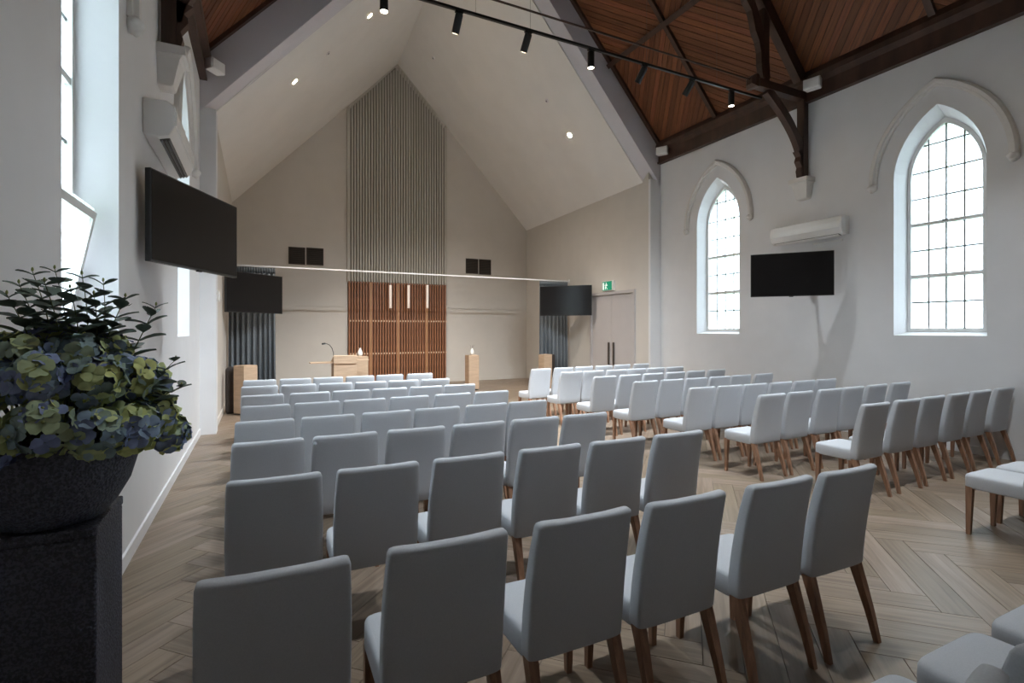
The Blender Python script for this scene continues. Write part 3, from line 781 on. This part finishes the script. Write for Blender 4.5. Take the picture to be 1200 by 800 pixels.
# ------------------------------------------------------------------ altar wall: slatted screens, vents, pendants
pa, pb = atY(408, 330, YB - 0.1), atY(523.5, 333, YB - 0.1)
SX0, SX1, SZ = pa.x, pb.x, (pa.z + pb.z) / 2
scr = thing('timber_screen', 'red-brown vertical slat timber screen behind the altar', 'screen', (0, YB, 0))
MB().box((SX0, -0.025, 0.02), (SX1, -0.002, SZ - 0.03)).build('backing', 'slat_dark', scr)
NS = 37
pitch = (SX1 - SX0) / NS
sm = MB().box((-pitch * 0.29, -0.085, 0.0), (pitch * 0.29, -0.024, SZ)).mesh('slat', 'slat')
for i in range(NS): link('slat', sm, scr, (SX0 + (i + 0.5) * pitch, 0, 0))
pm = MB().box((-0.022, -0.098, 0.0), (0.022, -0.024, SZ - 0.01)).mesh('post', 'post')
for u in (433.5, 466.5, 500): link('post', pm, scr, (round((atY(u, 380, YB).x - SX0) / pitch) * pitch + SX0, 0, 0))
for v in (376, 414):
    zz = atY(440, v, YB).z; mb = MB()
    for i in range(NS): mb.box((SX0 + (i + 0.86) * pitch - 0.016, -0.095, zz - 0.022), (SX0 + (i + 0.86) * pitch + 0.016, -0.03, zz + 0.022))
    tag(mb.build('dowel_row', 'dowel', scr), kind='stuff')
up = thing('slatted_wall_panel', 'tall grey ribbed slat panel rising to the ceiling gable', 'wall panel', (0, YB, 0))
poly = [(SX0 + 0.03, SZ), (SX1 - 0.03, SZ), (SX1 - 0.03, z_ceil(SX1, YB) - 0.12), (CXC - 0.08, z_ceil(CXC, YB) - 0.14), (SX0 + 0.03, z_ceil(SX0, YB) - 0.12)]
MB().prism(poly, lambda p: (p[0], -0.02, p[1]), lambda p: (p[0], -0.002, p[1])).build('backing', 'grey_back', up)
for i in range(NS):
    xm = SX0 + (i + 0.5) * pitch; ww = pitch * 0.30
    MB().prism([(xm - ww, SZ + 0.005), (xm + ww, SZ + 0.005), (xm + ww, z_ceil(xm + ww, YB) - 0.10), (xm - ww, z_ceil(xm - ww, YB) - 0.10)], lambda p: (p[0], -0.06, p[1]), lambda p: (p[0], -0.018, p[1])).build('slat', 'grey_slat', up)
for x0, x1 in ((SX0 - 0.02, SX0 + 0.03), (SX1 - 0.03, SX1 + 0.02)):
    MB().prism([(x0, SZ), (x1, SZ), (x1, z_ceil(x1, YB) - 0.03), (x0, z_ceil(x0, YB) - 0.03)], lambda p: (p[0], -0.065, p[1]), lambda p: (p[0], -0.002, p[1])).build('edge_trim', 'grey_slat', up)
def vent(u0, u1, v0, v1, label):
    a, b = atY(u0, v0, YB), atY(u1, v1, YB)
    wd, h = b.x - a.x, a.z - b.z
    t = thing('air_vent', label, 'air vent', ((a.x + b.x) / 2, YB, b.z), 0, 'dark grilles on the altar wall')
    MB().box((-wd / 2 + .01, -0.008, .01), (wd / 2 - .01, -0.002, h - .01)).build('backing', 'black', t)
    for q in (((-wd / 2, -0.03, 0), (-wd / 2 + .02, -0.001, h)), ((wd / 2 - .02, -0.03, 0), (wd / 2, -0.001, h)), ((-wd / 2 + .02, -0.03, 0), (wd / 2 - .02, -0.001, .02)), ((-wd / 2 + .02, -0.03, h - .02), (wd / 2 - .02, -0.001, h))):
        MB().box(*q).build('frame_bar', 'grille', t)
    n = 11
    sl = MB().prism([(-0.026, -0.012), (-0.023, -0.014), (-0.006, 0.010), (-0.009, 0.012)], lambda p: (-wd / 2 + .02, p[0], p[1]), lambda p: (wd / 2 - .02, p[0], p[1])).mesh('slat', 'grille')
    for k in range(n): link('slat', sl, t, (0, 0, 0.035 + (h - 0.07) * k / (n - 1)))
vent(338, 357.5, 289, 310.2, 'square dark grille, left one of the pair left of the slat screen')
vent(359, 379, 290, 311.2, 'square dark grille, right one of the pair left of the slat screen')
vent(545.8, 560, 302.7, 320.8, 'square dark grille, left one of the pair right of the slat screen')
vent(561.3, 575, 303.6, 322, 'square dark grille, right one of the pair right of the slat screen')
for u, nm in ((457.6, 'left'), (478.8, 'middle'), (500.8, 'right')):
    a, b = atY(u, 334, YB - 0.35), atY(u, 361, YB - 0.35)
    t = thing('pendant_light', 'slim white tube pendant, %s one of three before the screen' % nm, 'pendant light', (a.x, YB - 0.35, b.z), 0, 'tube pendants before the altar screen')
    me = MB().lathe([(0.0335, 0), (0.036, 0.004), (0.036, a.z - b.z - 0.004), (0.0335, a.z - b.z)], 16).mesh('tube', 'tube'); smooth_sharp(me); link('tube', me, t)
    MB().tube([(0, 0, a.z - b.z), (0, 0, z_ceil(a.x, YB - 0.35) - b.z)], 0.0025, 5).build('cord', 'white', t)

# ------------------------------------------------------------------ curtains and their track
CY = 12.52
ta, tb = atY(275, 310.8, CY), atY(667, 328.8, CY)
ctz = (ta.z + tb.z) / 2
ct = thing('curtain_track', 'thin white curtain track spanning the chancel', 'curtain track', (0, CY, ctz))
MB().box((SXL + 0.005, -0.014, -0.020), (SXR - 0.005, 0.014, 0.010)).build('rail', 'wall', ct)
for x in (SXL + 0.004, SXR - 0.016):
    MB().box((x, -0.03, -0.05), (x + 0.012, 0.03, 0.05)).build('end_bracket', 'white', ct)
def curtain(x0, x1, label, folds):
    t = thing('curtain', label, 'curtain', ((x0 + x1) / 2, CY, 0), 0, 'slate curtains at the ends of the track')
    n = folds * 10; wd = x1 - x0; loops = []
    for z, amp, sq in ((0.015, 0.060, 1.0), (0.9, 0.058, 0.99), (2.0, 0.05, 0.98), (ctz - 0.16, 0.04, 0.97)):
        f_, b_ = [], []
        for k in range(n + 1):
            s = k / n; ph = 2 * PI * folds * s + 0.6 * math.sin(7 * s)
            x = (s - 0.5) * wd * sq + 0.006 * math.sin(9 * s + z); y = amp * math.sin(ph) + 0.012 * math.sin(2.7 * ph + 1)
            f_.append((x, y - 0.003, z)); b_.append((x, y + 0.003, z))
        loops.append(f_ + b_[::-1])
    MB().loft(loops).build('drape', 'curtain', t, True)
    loops = []
    for z in (ctz - 0.165, ctz - 0.03):
        f_, b_ = [], []
        for k in range(n + 1):
            s = k / n; ph = 2 * PI * folds * 2 * s
            x = (s - 0.5) * wd * 0.97; y = 0.03 * math.sin(ph)
            f_.append((x, y - 0.006, z)); b_.append((x, y + 0.006, z))
        loops.append(f_ + b_[::-1])
    MB().loft(loops).build('heading', 'curtain', t, True)
curtain(SXL + 0.03, atY(323.5, 312, CY).x, 'slate grey curtain gathered at the left end of the track', 9)
curtain(atY(632, 330, CY).x, SXR - 0.05, 'slate grey curtain gathered at the right end of the track', 8)

# ------------------------------------------------------------------ plinths, lectern, vases
def plinth(x, y, rz, wd, dp, h, label):
    t = thing('plinth', label, 'plinth', (x, y, 0), rz, 'light timber plinths')
    bevel(MB().box((-wd / 2, -dp / 2, 0.03), (wd / 2, dp / 2, h)).build('body', 'ply', t), 0.003, 1)
    MB().box((-wd / 2 + 0.015, -dp / 2 + 0.015, 0), (wd / 2 - 0.015, dp / 2 - 0.015, 0.032)).build('recessed_base', 'case', t)
    return h
p1 = atZ(552.5, 457, 0)
H1 = plinth(p1.x + 0.05, 12.82, 0, 0.29, 0.29, 0.93, 'light timber plinth with a vase, right of the slat screen')
p2 = atY(639, 415, 11.85)
plinth(p2.x, 11.85, 0.1, 0.26, 0.26, p2.z, 'pale timber plinth in front of the right curtain')
plinth(-0.24, 11.0, math.radians(38), 0.29, 0.29, 0.93, 'light timber plinth in front of the left curtain')
p4 = atY(423.5, 420, 12.1)
H4 = plinth(p4.x, 12.1, 0, 0.26, 0.26, 1.0, 'light timber plinth just right of the lectern')
def vase(x, y, z, label, twigs):
    t = thing('vase', label, 'vase', (x, y, z), 0, 'white vases on plinths'); t.scale = (0.72, 0.72, 0.8)
    me = MB().lathe([(0.045, 0), (0.075, 0.03), (0.085, 0.08), (0.07, 0.14), (0.04, 0.19), (0.032, 0.22), (0.038, 0.235), (0.032, 0.235), (0.026, 0.215), (0.03, 0.19)], 20).mesh('body', 'vase', True); link('body', me, t)
    for k in range(twigs):
        a = k * 2.4; MB().tube([(0.01 * math.cos(a), 0.01 * math.sin(a), 0.16), (0.04 * math.cos(a), 0.04 * math.sin(a), 0.27), (0.09 * math.cos(a), 0.05 * math.sin(a), 0.34)], [0.004, 0.0035, 0.002], 5).build('twig', 'bark', t)
vase(p1.x + 0.05, 12.82, H1, 'small white vase with twigs on the plinth right of the screen', 4)
vase(p4.x - 0.03, 12.1, H4, 'small white vase on the plinth beside the lectern', 2)
LY = 11.2
lc = thing('lectern', 'light timber lectern with sloped top and gooseneck microphone', 'lectern', (1.61, LY, 0))
bevel(MB().box((-0.23, -0.02, 0.04), (0.23, 0.02, 0.90)).build('front_panel', 'ply', lc), 0.003, 1)
for x in (-0.23, 0.21): MB().box((x, 0.02, 0.04), (x + 0.02, 0.38, 0.90)).build('side_panel', 'ply', lc)
MB().box((-0.25, -0.05, 0.0), (0.25, 0.42, 0.04)).build('base', 'ply', lc)
MB().prism([(-0.06, 1.06), (-0.04, 1.075), (0.40, 0.93), (0.39, 0.91), (-0.06, 0.90)], lambda p: (-0.235, p[0], p[1]), lambda p: (0.235, p[0], p[1])).build('sloped_top', 'ply', lc)
bevel(MB().box((-0.68, 0.02, 0.905), (-0.235, 0.36, 0.93)).build('side_shelf', 'ply', lc), 0.003, 1)
bevel(MB().box((0.235, 0.05, 0.945), (0.50, 0.36, 0.97)).build('side_shelf', 'ply', lc), 0.003, 1)
gn = [(-0.23, 0.0, 1.05), (-0.235, 0.0, 1.13), (-0.26, 0.0, 1.22), (-0.31, 0.0, 1.29), (-0.36, 0.0, 1.315), (-0.39, 0.0, 1.32)]
mk = MB().tube(gn, 0.0075, 6).build('gooseneck', 'black', lc, True)
MB().tube([(-0.385, 0, 1.32), (-0.40, 0, 1.322), (-0.455, 0, 1.315), (-0.465, 0, 1.313)], [0.010, 0.019, 0.019, 0.008], 10).build('microphone_head', 'black', mk, True)
def dark_case(x, y, rz, wd, h, label):
    t = thing('upright_case', label, 'case', (x, y, 0), rz, 'dark upright cases by the plinths')
    prof = [(-wd / 2, 0.02), (wd / 2, 0.02)] + [(wd / 2 * math.cos(a), h - wd / 2 + wd / 2 * math.sin(a)) for a in (PI * k / 12 for k in range(13))]
    bevel(MB().prism(prof, lambda p: (p[0], -0.06, p[1]), lambda p: (p[0], 0.06, p[1])).build('shell', 'case', t), 0.015, 2)
    MB().box((-wd / 2 + .02, -0.05, 0), (wd / 2 - .02, 0.05, 0.022)).build('foot', 'black', t)
dark_case(-0.50, 11.24, 0.2, 0.17, 0.90, 'dark rounded upright case left of the left curtain plinth')
dark_case(p2.x + 0.245, 11.9, 0.0, 0.10, 0.96, 'slim dark upright case beside the right curtain plinth')

# ------------------------------------------------------------------ downlights in the chancel ceiling
def ceil_hit(u, v):
    d = ray(u, v); lo, hi = 6.0, 30.0
    f = lambda k: CAM_H + d.z * k - z_ceil(d.x * k, d.y * k)
    for _ in range(60):
        mid = (lo + hi) / 2
        if f(mid) < 0: lo = mid
        else: hi = mid
    return d * lo + Vector((0, 0, CAM_H))
for u, v, nm in ((345, 95, 'lower left'), (433, 18, 'upper left'), (668, 158, 'right')):
    p = ceil_hit(u, v); sd = -1 if p.x < CXC else 1
    nrm = Vector((-sd * 1.12, 0, -1)).normalized()
    t = thing('downlight', 'small lit recessed downlight in the %s chancel ceiling slope' % nm, 'downlight', p, 0, 'recessed ceiling downlights')
    R = Vector((0, 0, -1)).rotation_difference(nrm).to_matrix()
    def disc(prof, name, m, n=20):
        mb = MB(); mb.loft([[R @ Vector((r * math.cos(2 * PI * k / n), r * math.sin(2 * PI * k / n), -z)) for k in range(n)] for r, z in prof]); mb.build(name, m, t)
    disc([(0.075, -0.03), (0.075, 0.008), (0.062, 0.012)], 'trim_ring', 'white')
    disc([(0.056, 0.010), (0.056, 0.0145)], 'lamp_face', 'glow')
    spot(t, nrm * 0.10, Vector((0, 0, -1)).rotation_difference(Vector((-sd * 0.35, 0.1, -1)).normalized()).to_euler(), 150, 92, 0.8, (1.0, 0.90, 0.78), 0.05)
for u, v, nm in ((384, 62, 'left'), (641, 118, 'right'), (508, 68, 'ridge')):
    p = ceil_hit(u, v); sd = -1 if p.x < CXC else 1
    nrm = Vector((-sd * 1.12, 0, -1)).normalized()
    t = thing('ceiling_sensor', 'tiny pale round fitting on the %s part of the chancel ceiling' % nm, 'sensor', p, 0, 'small ceiling fittings')
    R = Vector((0, 0, -1)).rotation_difference(nrm).to_matrix()
    for prof, name, m in (([(0.05, -0.03), (0.05, 0.012), (0.03, 0.02)], 'cover', 'bulk'), ([(0.02, 0.015), (0.02, 0.028)], 'eye', 'lead')):
        mb = MB(); mb.loft([[R @ Vector((r * math.cos(2 * PI * k / 16), r * math.sin(2 * PI * k / 16), -z)) for k in range(16)] for r, z in prof]); mb.build(name, m, t)

# ------------------------------------------------------------------ chairs
def superloop(hw, y0, y1, z, n=28, e=5.0, bow=0.0, bowref=0.22):
    cy, hy = (y0 + y1) / 2, (y1 - y0) / 2; out = []
    for k in range(n):
        t = 2 * PI * (k + 0.5) / n; c, s = math.cos(t), math.sin(t)
        x = hw * math.copysign(abs(c) ** (2 / e), c); y = cy + hy * math.copysign(abs(s) ** (2 / e), s)
        out.append((x, y - bow * (1 - (x / bowref) ** 2), z))
    return out
def chair_meshes():
    D = {}
    # back: raked, gently hollowed towards the sitter, upholstered down to the seat rail
    loops = []
    def rear(z): t = (z - 0.375) / 0.535; return -0.163 - 0.022 * t - 0.05 * t * t
    def thick(z): t = (z - 0.375) / 0.535; return 0.088 - 0.028 * t
    def hwid(z): t = (z - 0.375) / 0.535; return 0.213 + 0.006 * math.sin(PI * t) - 0.008 * t
    def bw(z): t = (z - 0.375) / 0.535; return 0.004 + 0.026 * t
    for z, ins in ((0.375, 0.010), (0.379, 0.003), (0.387, 0.0), (0.46, 0), (0.54, 0), (0.62, 0), (0.70, 0), (0.78, 0), (0.85, 0), (0.888, 0), (0.902, 0.004), (0.909, 0.011), (0.912, 0.020)):
        loops.append(superloop(hwid(z) - ins, rear(z) + ins * 0.9, rear(z) + thick(z) - ins * 0.9, z, 36, 7.0 if ins < 0.008 else 5.0, bw(z)))
    mb = MB().loft(loops); me = mb.mesh('backrest', 'fabric', True); D['backrest'] = me
    loops = []
    for z, ins in ((0.362, 0.014), (0.366, 0.004), (0.376, 0), (0.43, 0), (0.452, 0.001), (0.464, 0.006), (0.471, 0.016), (0.476, 0.05), (0.480, 0.11)):
        loops.append(superloop(0.215 - ins, -0.135 + ins, 0.262 - ins, z, 36, 9.0))
    D['seat'] = MB().loft(loops).mesh('seat', 'fabric', True)
    def leg(path):
        loops = []
        for x, y, z, a, b in path: loops.append([(x - a, y - b, z), (x + a, y - b, z), (x + a, y + b, z), (x - a, y + b, z)])
        me = MB().loft(loops).mesh('leg', 'leg'); return me
    for s in (-1, 1):
        D['front%d' % s] = leg([(s * 0.196, 0.228, 0, 0.0135, 0.0135), (s * 0.190, 0.222, 0.375, 0.022, 0.022)])
        D['rear%d' % s] = leg([(s * 0.196, -0.232, 0, 0.0125, 0.0135), (s * 0.193, -0.200, 0.13, 0.0155, 0.017), (s * 0.190, -0.160, 0.26, 0.019, 0.021), (s * 0.187, -0.120, 0.385, 0.022, 0.025)])
    return D
CH = chair_meshes()
def chair(x, y, rz, label):
    t = thing('dining_chair', label, 'chair', (x, y, 0), rz, 'rows of pale grey upholstered chairs')
    link('seat', CH['seat'], t); link('backrest', CH['backrest'], t)
    for k in ('front-1', 'front1', 'rear-1', 'rear1'): link('leg', CH[k], t)
ROWS = {   # top right corners of the chair backs in the photograph, row by row
 'A': [(412,655),(597,625),(742,594),(853,576),(955,560),(1030,545)],
 'B': [(377.5,555),(491.5,542),(591.7,530),(682,521),(757.5,513),(825,504.5)],
 'C': [(355.5,513.7),(442.5,507.5),(522,500),(591.7,493),(655.5,488),(712,484)],
 'D': [(343.7,491),(415.5,485.5),(481,481),(538.7,476),(593.7,472.5),(640.7,469)],
 'E': [(340,473.7),(397,470),(451,467),(502.5,463.7),(551.7,460.7),(595.5,457.5)],
 'F': [(331.7,462),(386.7,459),(433,457),(477,454),(518,452),(555.5,450)],
 'G': [(325.5,451.7),(372.5,450),(413.7,448),(452,447),(490,445.7),(526,443)],
 'H': [(323,445),(364,443),(401.7,441.7),(438.7,440),(471.7,438.7),(506.7,437.5)],
 'R1': [(645,432),(671,430),(694,429),(717,428),(738,427),(760,426)],
 'R2': [(682,435),(707.5,434),(734,432.7),(757,431.7),(779,430.5),(801,429.7)],
 'R3': [(722,440.5),(750.5,438.5),(777,437),(802.5,435.5),(826,434.2),(849.5,432.7)],
 'R4': [(771,446),(801,444),(829,442.5),(855.5,440.5),(880,439.2),(906,437.3)],
 'R5': [(839,453),(871,451),(900,449),(929,447.7),(956,445.7),(981,443.3)],
 'R6': [(920.7,460.7),(953,457.7),(987,455.7),(1013,452.7),(1040,450),(1067,447.3)],
 'R7': [(1042.7,471),(1079,467.3),(1108,463.3),(1137,460),(1162,456.7),(1189,453.3)]}
MINP = 0.446
def fit_row(pts):
    P = [atZ(u, v, 0.905) for u, v in pts]; n = len(P)
    mx = sum(p.x for p in P) / n; my = sum(p.y for p in P) / n
    sl = sum((p.x - mx) * (p.y - my) for p in P) / sum((p.x - mx) ** 2 for p in P)
    xs = [atY(u, v, my + sl * (q.x - mx)).x - 0.200 for (u, v), q in zip(pts, P)]
    c0 = sum(xs) / n
    for _ in range(40):                 # keep neighbours from overlapping
        for i in range(n - 1):
            g = MINP - (xs[i + 1] - xs[i])
            if g > 0: xs[i] -= g / 2; xs[i + 1] += g / 2
    return [(x, my + sl * (x - mx) + 0.232) for x in xs], sl
rowpos = {}
for k, pts in ROWS.items(): rowpos[k] = fit_row(pts)
lim = XR - 0.255
for k in ('R7', 'R6', 'R5', 'R4', 'R3'):
    ps, sl = rowpos[k]; over = ps[-1][0] - lim
    if over > 0: rowpos[k] = ([(x - over * i / 5, y) for i, (x, y) in enumerate(ps)], sl)
rowpos['Z'] = ([(1.69 + 0.53 * (i - 3), 0.715) for i in range(6)], 0)
rowpos['R8'] = ([(5.19 + 0.505 * i, 1.80) for i in range(6)], 0)
for block, keys, side in (('left', ['H', 'G', 'F', 'E', 'D', 'C', 'B', 'A', 'Z'], -1), ('right', ['R1', 'R2', 'R3', 'R4', 'R5', 'R6', 'R7', 'R8'], 1)):
    for ri, key in enumerate(keys):
        ps, sl = rowpos[key]
        for ci, (x, y) in enumerate(ps):
            seat = (ci if side > 0 else 5 - ci)
            chair(x, y, math.atan(sl) * 0.5 + random.uniform(-0.012, 0.012), 'pale grey chair, %s block, %s row from altar, %s from centre aisle' % (block, ordn[ri], ordn[seat]))

# ------------------------------------------------------------------ planter with hydrangeas and eucalyptus
PX, PY = -0.565, 2.03
pt = atY(116, 616, 1.90)
PZ = 1.02
ped = thing('pedestal', 'dark textured square pedestal at the left wall', 'pedestal', (-0.597, 2.06, 0))
bevel(MB().box((-0.165, -0.160, 0.0), (0.165, 0.160, PZ - 0.03)).build('body', 'stone', ped), 0.006, 2)
bevel(MB().box((-0.167, -0.162, PZ - 0.03), (0.167, 0.162, PZ)).build('top_slab', 'stone', ped), 0.005, 2)
bowl = thing('planter_bowl', 'dark textured bowl planter standing on the pedestal', 'planter', (PX, PY, PZ))
prof = [(0.10, 0.0), (0.125, 0.006), (0.16, 0.05), (0.19, 0.105), (0.208, 0.17), (0.216, 0.235), (0.219, 0.262), (0.212, 0.268), (0.204, 0.262), (0.198, 0.22)]
me = MB().lathe(prof, 48).mesh('shell', 'stone', True); smooth_sharp(me, 50); link('shell', me, bowl)
MB().lathe([(0.199, 0.19), (0.199, 0.225), (0.12, 0.235), (0.02, 0.237)], 32).build('soil', 'soil', bowl)
# one floret: four broad cupped petals and a bead
def floret_mesh(r):
    mb = MB()
    for k in range(4):
        a = k * PI / 2 + random.uniform(-0.15, 0.15); ca, sa = math.cos(a), math.sin(a)
        pts = []
        cup = random.uniform(0.15, 0.4)
        for rr, ww in ((0.08, 0.12), (0.42, 0.50), (0.78, 0.56), (1.0, 0.30)):
            for s in (-1, 0, 1):
                x, y = rr * r, s * ww * r * (0.9 + 0.1 * abs(s))
                z = r * (cup * rr * rr - 0.16 * abs(s) * rr + random.uniform(-0.03, 0.03)) + 0.0012 * k
                pts.append((x * ca - y * sa, x * sa + y * ca, z))
        f = [(3 * i + j, 3 * i + j + 1, 3 * i + j + 4, 3 * i + j + 3) for i in range(3) for j in range(2)]
        mb.add(pts, f)
    return mb
FL = []
for k in range(6):
    mb = floret_mesh(0.028 + 0.0018 * k)
    me = bpy.data.meshes.new('floret'); me.from_pydata(mb.v, [], mb.f); me.materials.append(M['petal']); me.polygons.foreach_set('use_smooth', [True] * len(me.polygons)); FL.append(me)
bead = MB().lathe([(0.001, -0.003), (0.004, 0), (0.004, 0.004), (0.001, 0.006)], 8).mesh('bead', 'bud')
base = Vector((PX, PY, PZ + 0.235))
def clampx(p):
    if p.x < XL + 0.05: p.x = XL + 0.05
    return p
def orient(n): return Vector((0, 0, 1)).rotation_difference(n).to_euler()
def hydrangea(c, rad, nf, label):
    c = clampx(Vector(c)); out = (c - (base + Vector((0, 0, 0.05)))).normalized()
    t = thing('hydrangea', label, 'flower', c, 0, 'hydrangea heads in the bowl')
    b0 = base + Vector((0.35 * (c.x - base.x), 0.35 * (c.y - base.y), -0.02)) - c
    MB().tube([b0, b0 * 0.5 + Vector((0, 0, 0.02)), -out * rad * 0.3], 0.004, 5).build('stem', 'stem', t)
    for k in range(nf):
        zz = 1 - 1.45 * (k + 0.5) / nf; a = k * 2.39996
        q = math.sqrt(max(0, 1 - zz * zz)); dloc = Vector((q * math.cos(a), q * math.sin(a), zz))
        n = Vector((0, 0, 1)).rotation_difference(out) @ dloc
        n = (n + Vector((random.uniform(-.25, .25), random.uniform(-.25, .25), random.uniform(-.1, .3)))).normalized()
        p = n * rad * random.uniform(0.82, 1.05)
        if c.x + p.x < XL + 0.04: p.x = XL + 0.04 - c.x
        f = link('floret', random.choice(FL), t, p); f.rotation_euler = orient(n); f.rotation_euler.rotate_axis('Z', random.uniform(0, 6))
        if k % 3 == 0: link('bead', bead, f, (0, 0, 0.004))
# heads placed on a dome over the bowl; labels go by their place in the bunch
heads_ = []
for ring, (el, nn, R) in enumerate(((8, 13, 0.255), (36, 11, 0.27), (64, 7, 0.27), (90, 1, 0.27))):
    for k in range(nn):
        az = 2 * PI * (k + 0.5 * (ring % 2)) / nn + random.uniform(-0.08, 0.08); e_ = math.radians(el + random.uniform(-6, 6))
        heads_.append((ring, az, Vector((R * math.cos(e_) * math.cos(az), R * math.cos(e_) * math.sin(az), 0.03 + 0.265 * math.sin(e_)))))
ringn = ['lowest', 'second', 'third', 'topmost']
compass = ['facing the altar wall', 'facing the chairs', 'facing the camera', 'facing the left wall']
cnt = {}
for ring, az, off in heads_:
    c = base + off
    kd = 'blue' if random.random() < 0.5 else 'green'
    az_ = az % (2 * PI)
    facing = 'the chairs' if (az_ < PI / 4 or az_ > 7 * PI / 4) else 'the altar' if az_ < 3 * PI / 4 else 'the left wall' if az_ < 5 * PI / 4 else 'the camera'
    if facing == 'the left wall' and ring < 1: continue
    key = (ring, facing); cnt[key] = cnt.get(key, 0) + 1
    hydrangea(c, 0.070, 24, 'blue-green hydrangea head, %s ring of the bowl, %s one facing %s' % (ringn[ring], ordn[cnt[key] - 1], facing))
hydrangea((PX + 0.285, PY + 0.03, PZ + 0.235), 0.060, 22, 'blue-green hydrangea head drooping over the bowl rim towards the aisle')
# eucalyptus sprigs
def leaf_mesh(l, w_):
    mb = MB(); pts = []
    for i, (t, ww) in enumerate(((0, 0.06), (0.25, 0.75), (0.55, 1.0), (0.82, 0.7), (1.0, 0.05))):
        for s in (-1, 0, 1): pts.append((t * l, s * ww * w_ / 2, 0.06 * l * math.sin(PI * t) - 0.10 * w_ * (1 - abs(s))))
    mb.add(pts, [(3 * i + j, 3 * i + j + 1, 3 * i + j + 4, 3 * i + j + 3) for i in range(4) for j in range(2)])
    me = bpy.data.meshes.new('leaf'); me.from_pydata(mb.v, [], mb.f); me.materials.append(M['leaf']); me.polygons.foreach_set('use_smooth', [True] * len(me.polygons)); return me
LF = [leaf_mesh(0.086, 0.060), leaf_mesh(0.076, 0.054), leaf_mesh(0.062, 0.044), leaf_mesh(0.042, 0.028)]
def sprig(a, b, label, n=9, bend=0.03):
    a, b = clampx(Vector(a)), clampx(Vector(b))
    t = thing('eucalyptus_sprig', label, 'foliage', a, 0, 'eucalyptus sprigs in the bowl')
    d = b - a; side = d.cross(Vector((0, 0, 1))).normalized() if abs(d.normalized().z) < 0.97 else Vector((1, 0, 0))
    pt_ = lambda s: d * s + side * bend * math.sin(PI * s)
    MB().tube([pt_(k / 8) for k in range(9)], [0.0032 - 0.0022 * k / 8 for k in range(9)], 5).build('stem', 'stem', t)
    for k in range(n):
        s = 0.32 + 0.66 * k / (n - 1)
        for q in (0, 1):
            az = k * PI / 2 + q * PI + random.uniform(-0.3, 0.3)
            m_ = LF[min(3, int(s * 4.4) - 1 if s > 0.45 else 0)]
            o = link('leaf', m_, t, pt_(s)); o.rotation_euler = (random.uniform(-0.35, 0.35), random.uniform(-0.35, 0.05) - 0.25 * s, az)
    me = MB().lathe([(0.001, 0), (0.0035, 0.004), (0.003, 0.009), (0.001, 0.013)], 8).mesh('bud', 'bud'); link('bud', me, t, pt_(1.0))
SPR = [((38, 318), 2.00, 'tallest dark eucalyptus sprig rising at the left of the bunch'),
       ((64, 315), 2.14, 'tall eucalyptus sprig crossing the window jamb'),
       ((96, 322), 2.02, 'eucalyptus sprig standing before the bright window'),
       ((121, 330), 2.06, 'eucalyptus sprig right of the bright window sprig'),
       ((147, 348), 2.00, 'short leaning eucalyptus sprig on the upper right'),
       ((8, 345), 1.95, 'eucalyptus sprig at the far left of the picture'),
       ((183, 358), 2.10, 'eucalyptus sprig reaching out to the right above the flowers'),
       ((52, 330), 1.92, 'eucalyptus sprig between the two tallest sprigs'),
       ((82, 338), 1.90, 'short eucalyptus sprig just left of the bright window'),
       ((110, 345), 1.95, 'short eucalyptus sprig below the bright window'),
       ((22, 332), 2.08, 'eucalyptus sprig behind the left side of the bunch'),
       ((206, 421), 2.06, 'small eucalyptus sprig sticking out at mid right'),
       ((213, 452), 2.00, 'thin eucalyptus sprig low on the right side')]
for (u, v), Y, lab in SPR:
    tip = atY(u, v, Y)
    st = base + Vector(((tip.x - base.x) * 0.45, (tip.y - base.y) * 0.45, 0.10 if v < 400 else 0.05))
    sprig(st, tip, lab, 9 if v < 360 else 6)

# ------------------------------------------------------------------ outside: lawn and shrubs seen faintly through the obscure glass
tag(MB().box((-40, -40, -0.5), (50, 55, -0.32)).build('ground', 'grass'), kind='structure')
def shrub(x, y, h, r, label, n=900):
    t = thing('garden_shrub', label, 'shrub', (x, y, -0.32), 0, 'garden shrubs outside the right windows')
    MB().tube([(0, 0, 0), (0.05, 0, h * 0.35), (0.02, 0.06, h * 0.75)], [0.07, 0.05, 0.02], 8).build('trunk', 'bark', t)
    mb = MB()
    for k in range(n):
        a, e_, q = random.uniform(0, 2 * PI), math.asin(random.uniform(-1, 1)), random.random() ** 0.4
        c = Vector((r * q * math.cos(e_) * math.cos(a), r * q * math.cos(e_) * math.sin(a), h * 0.62 + h * 0.38 * q * math.sin(e_)))
        u_ = Vector((random.uniform(-1, 1), random.uniform(-1, 1), random.uniform(-1, 1))).normalized(); v_ = u_.cross(Vector((random.uniform(-1, 1), random.uniform(-1, 1), 1))).normalized()
        l = 0.11
        mb.add([c - u_ * l, c + v_ * l * 0.5, c + u_ * l, c - v_ * l * 0.5], [(0, 1, 2, 3)])
    me = bpy.data.meshes.new('crown'); me.from_pydata(mb.v, [], mb.f); me.materials.append(M['foliage'])
    tag(link('crown', me, t), kind='stuff')
shrub(12.0, 5.70, 4.5, 0.55, 'green garden shrub outside the nearer right window')
shrub(12.5, 10.75, 4.4, 0.75, 'green garden shrub outside the farther right window')
shrub(13.4, 5.0, 2.3, 1.0, 'low garden shrub beyond the nearer right window')
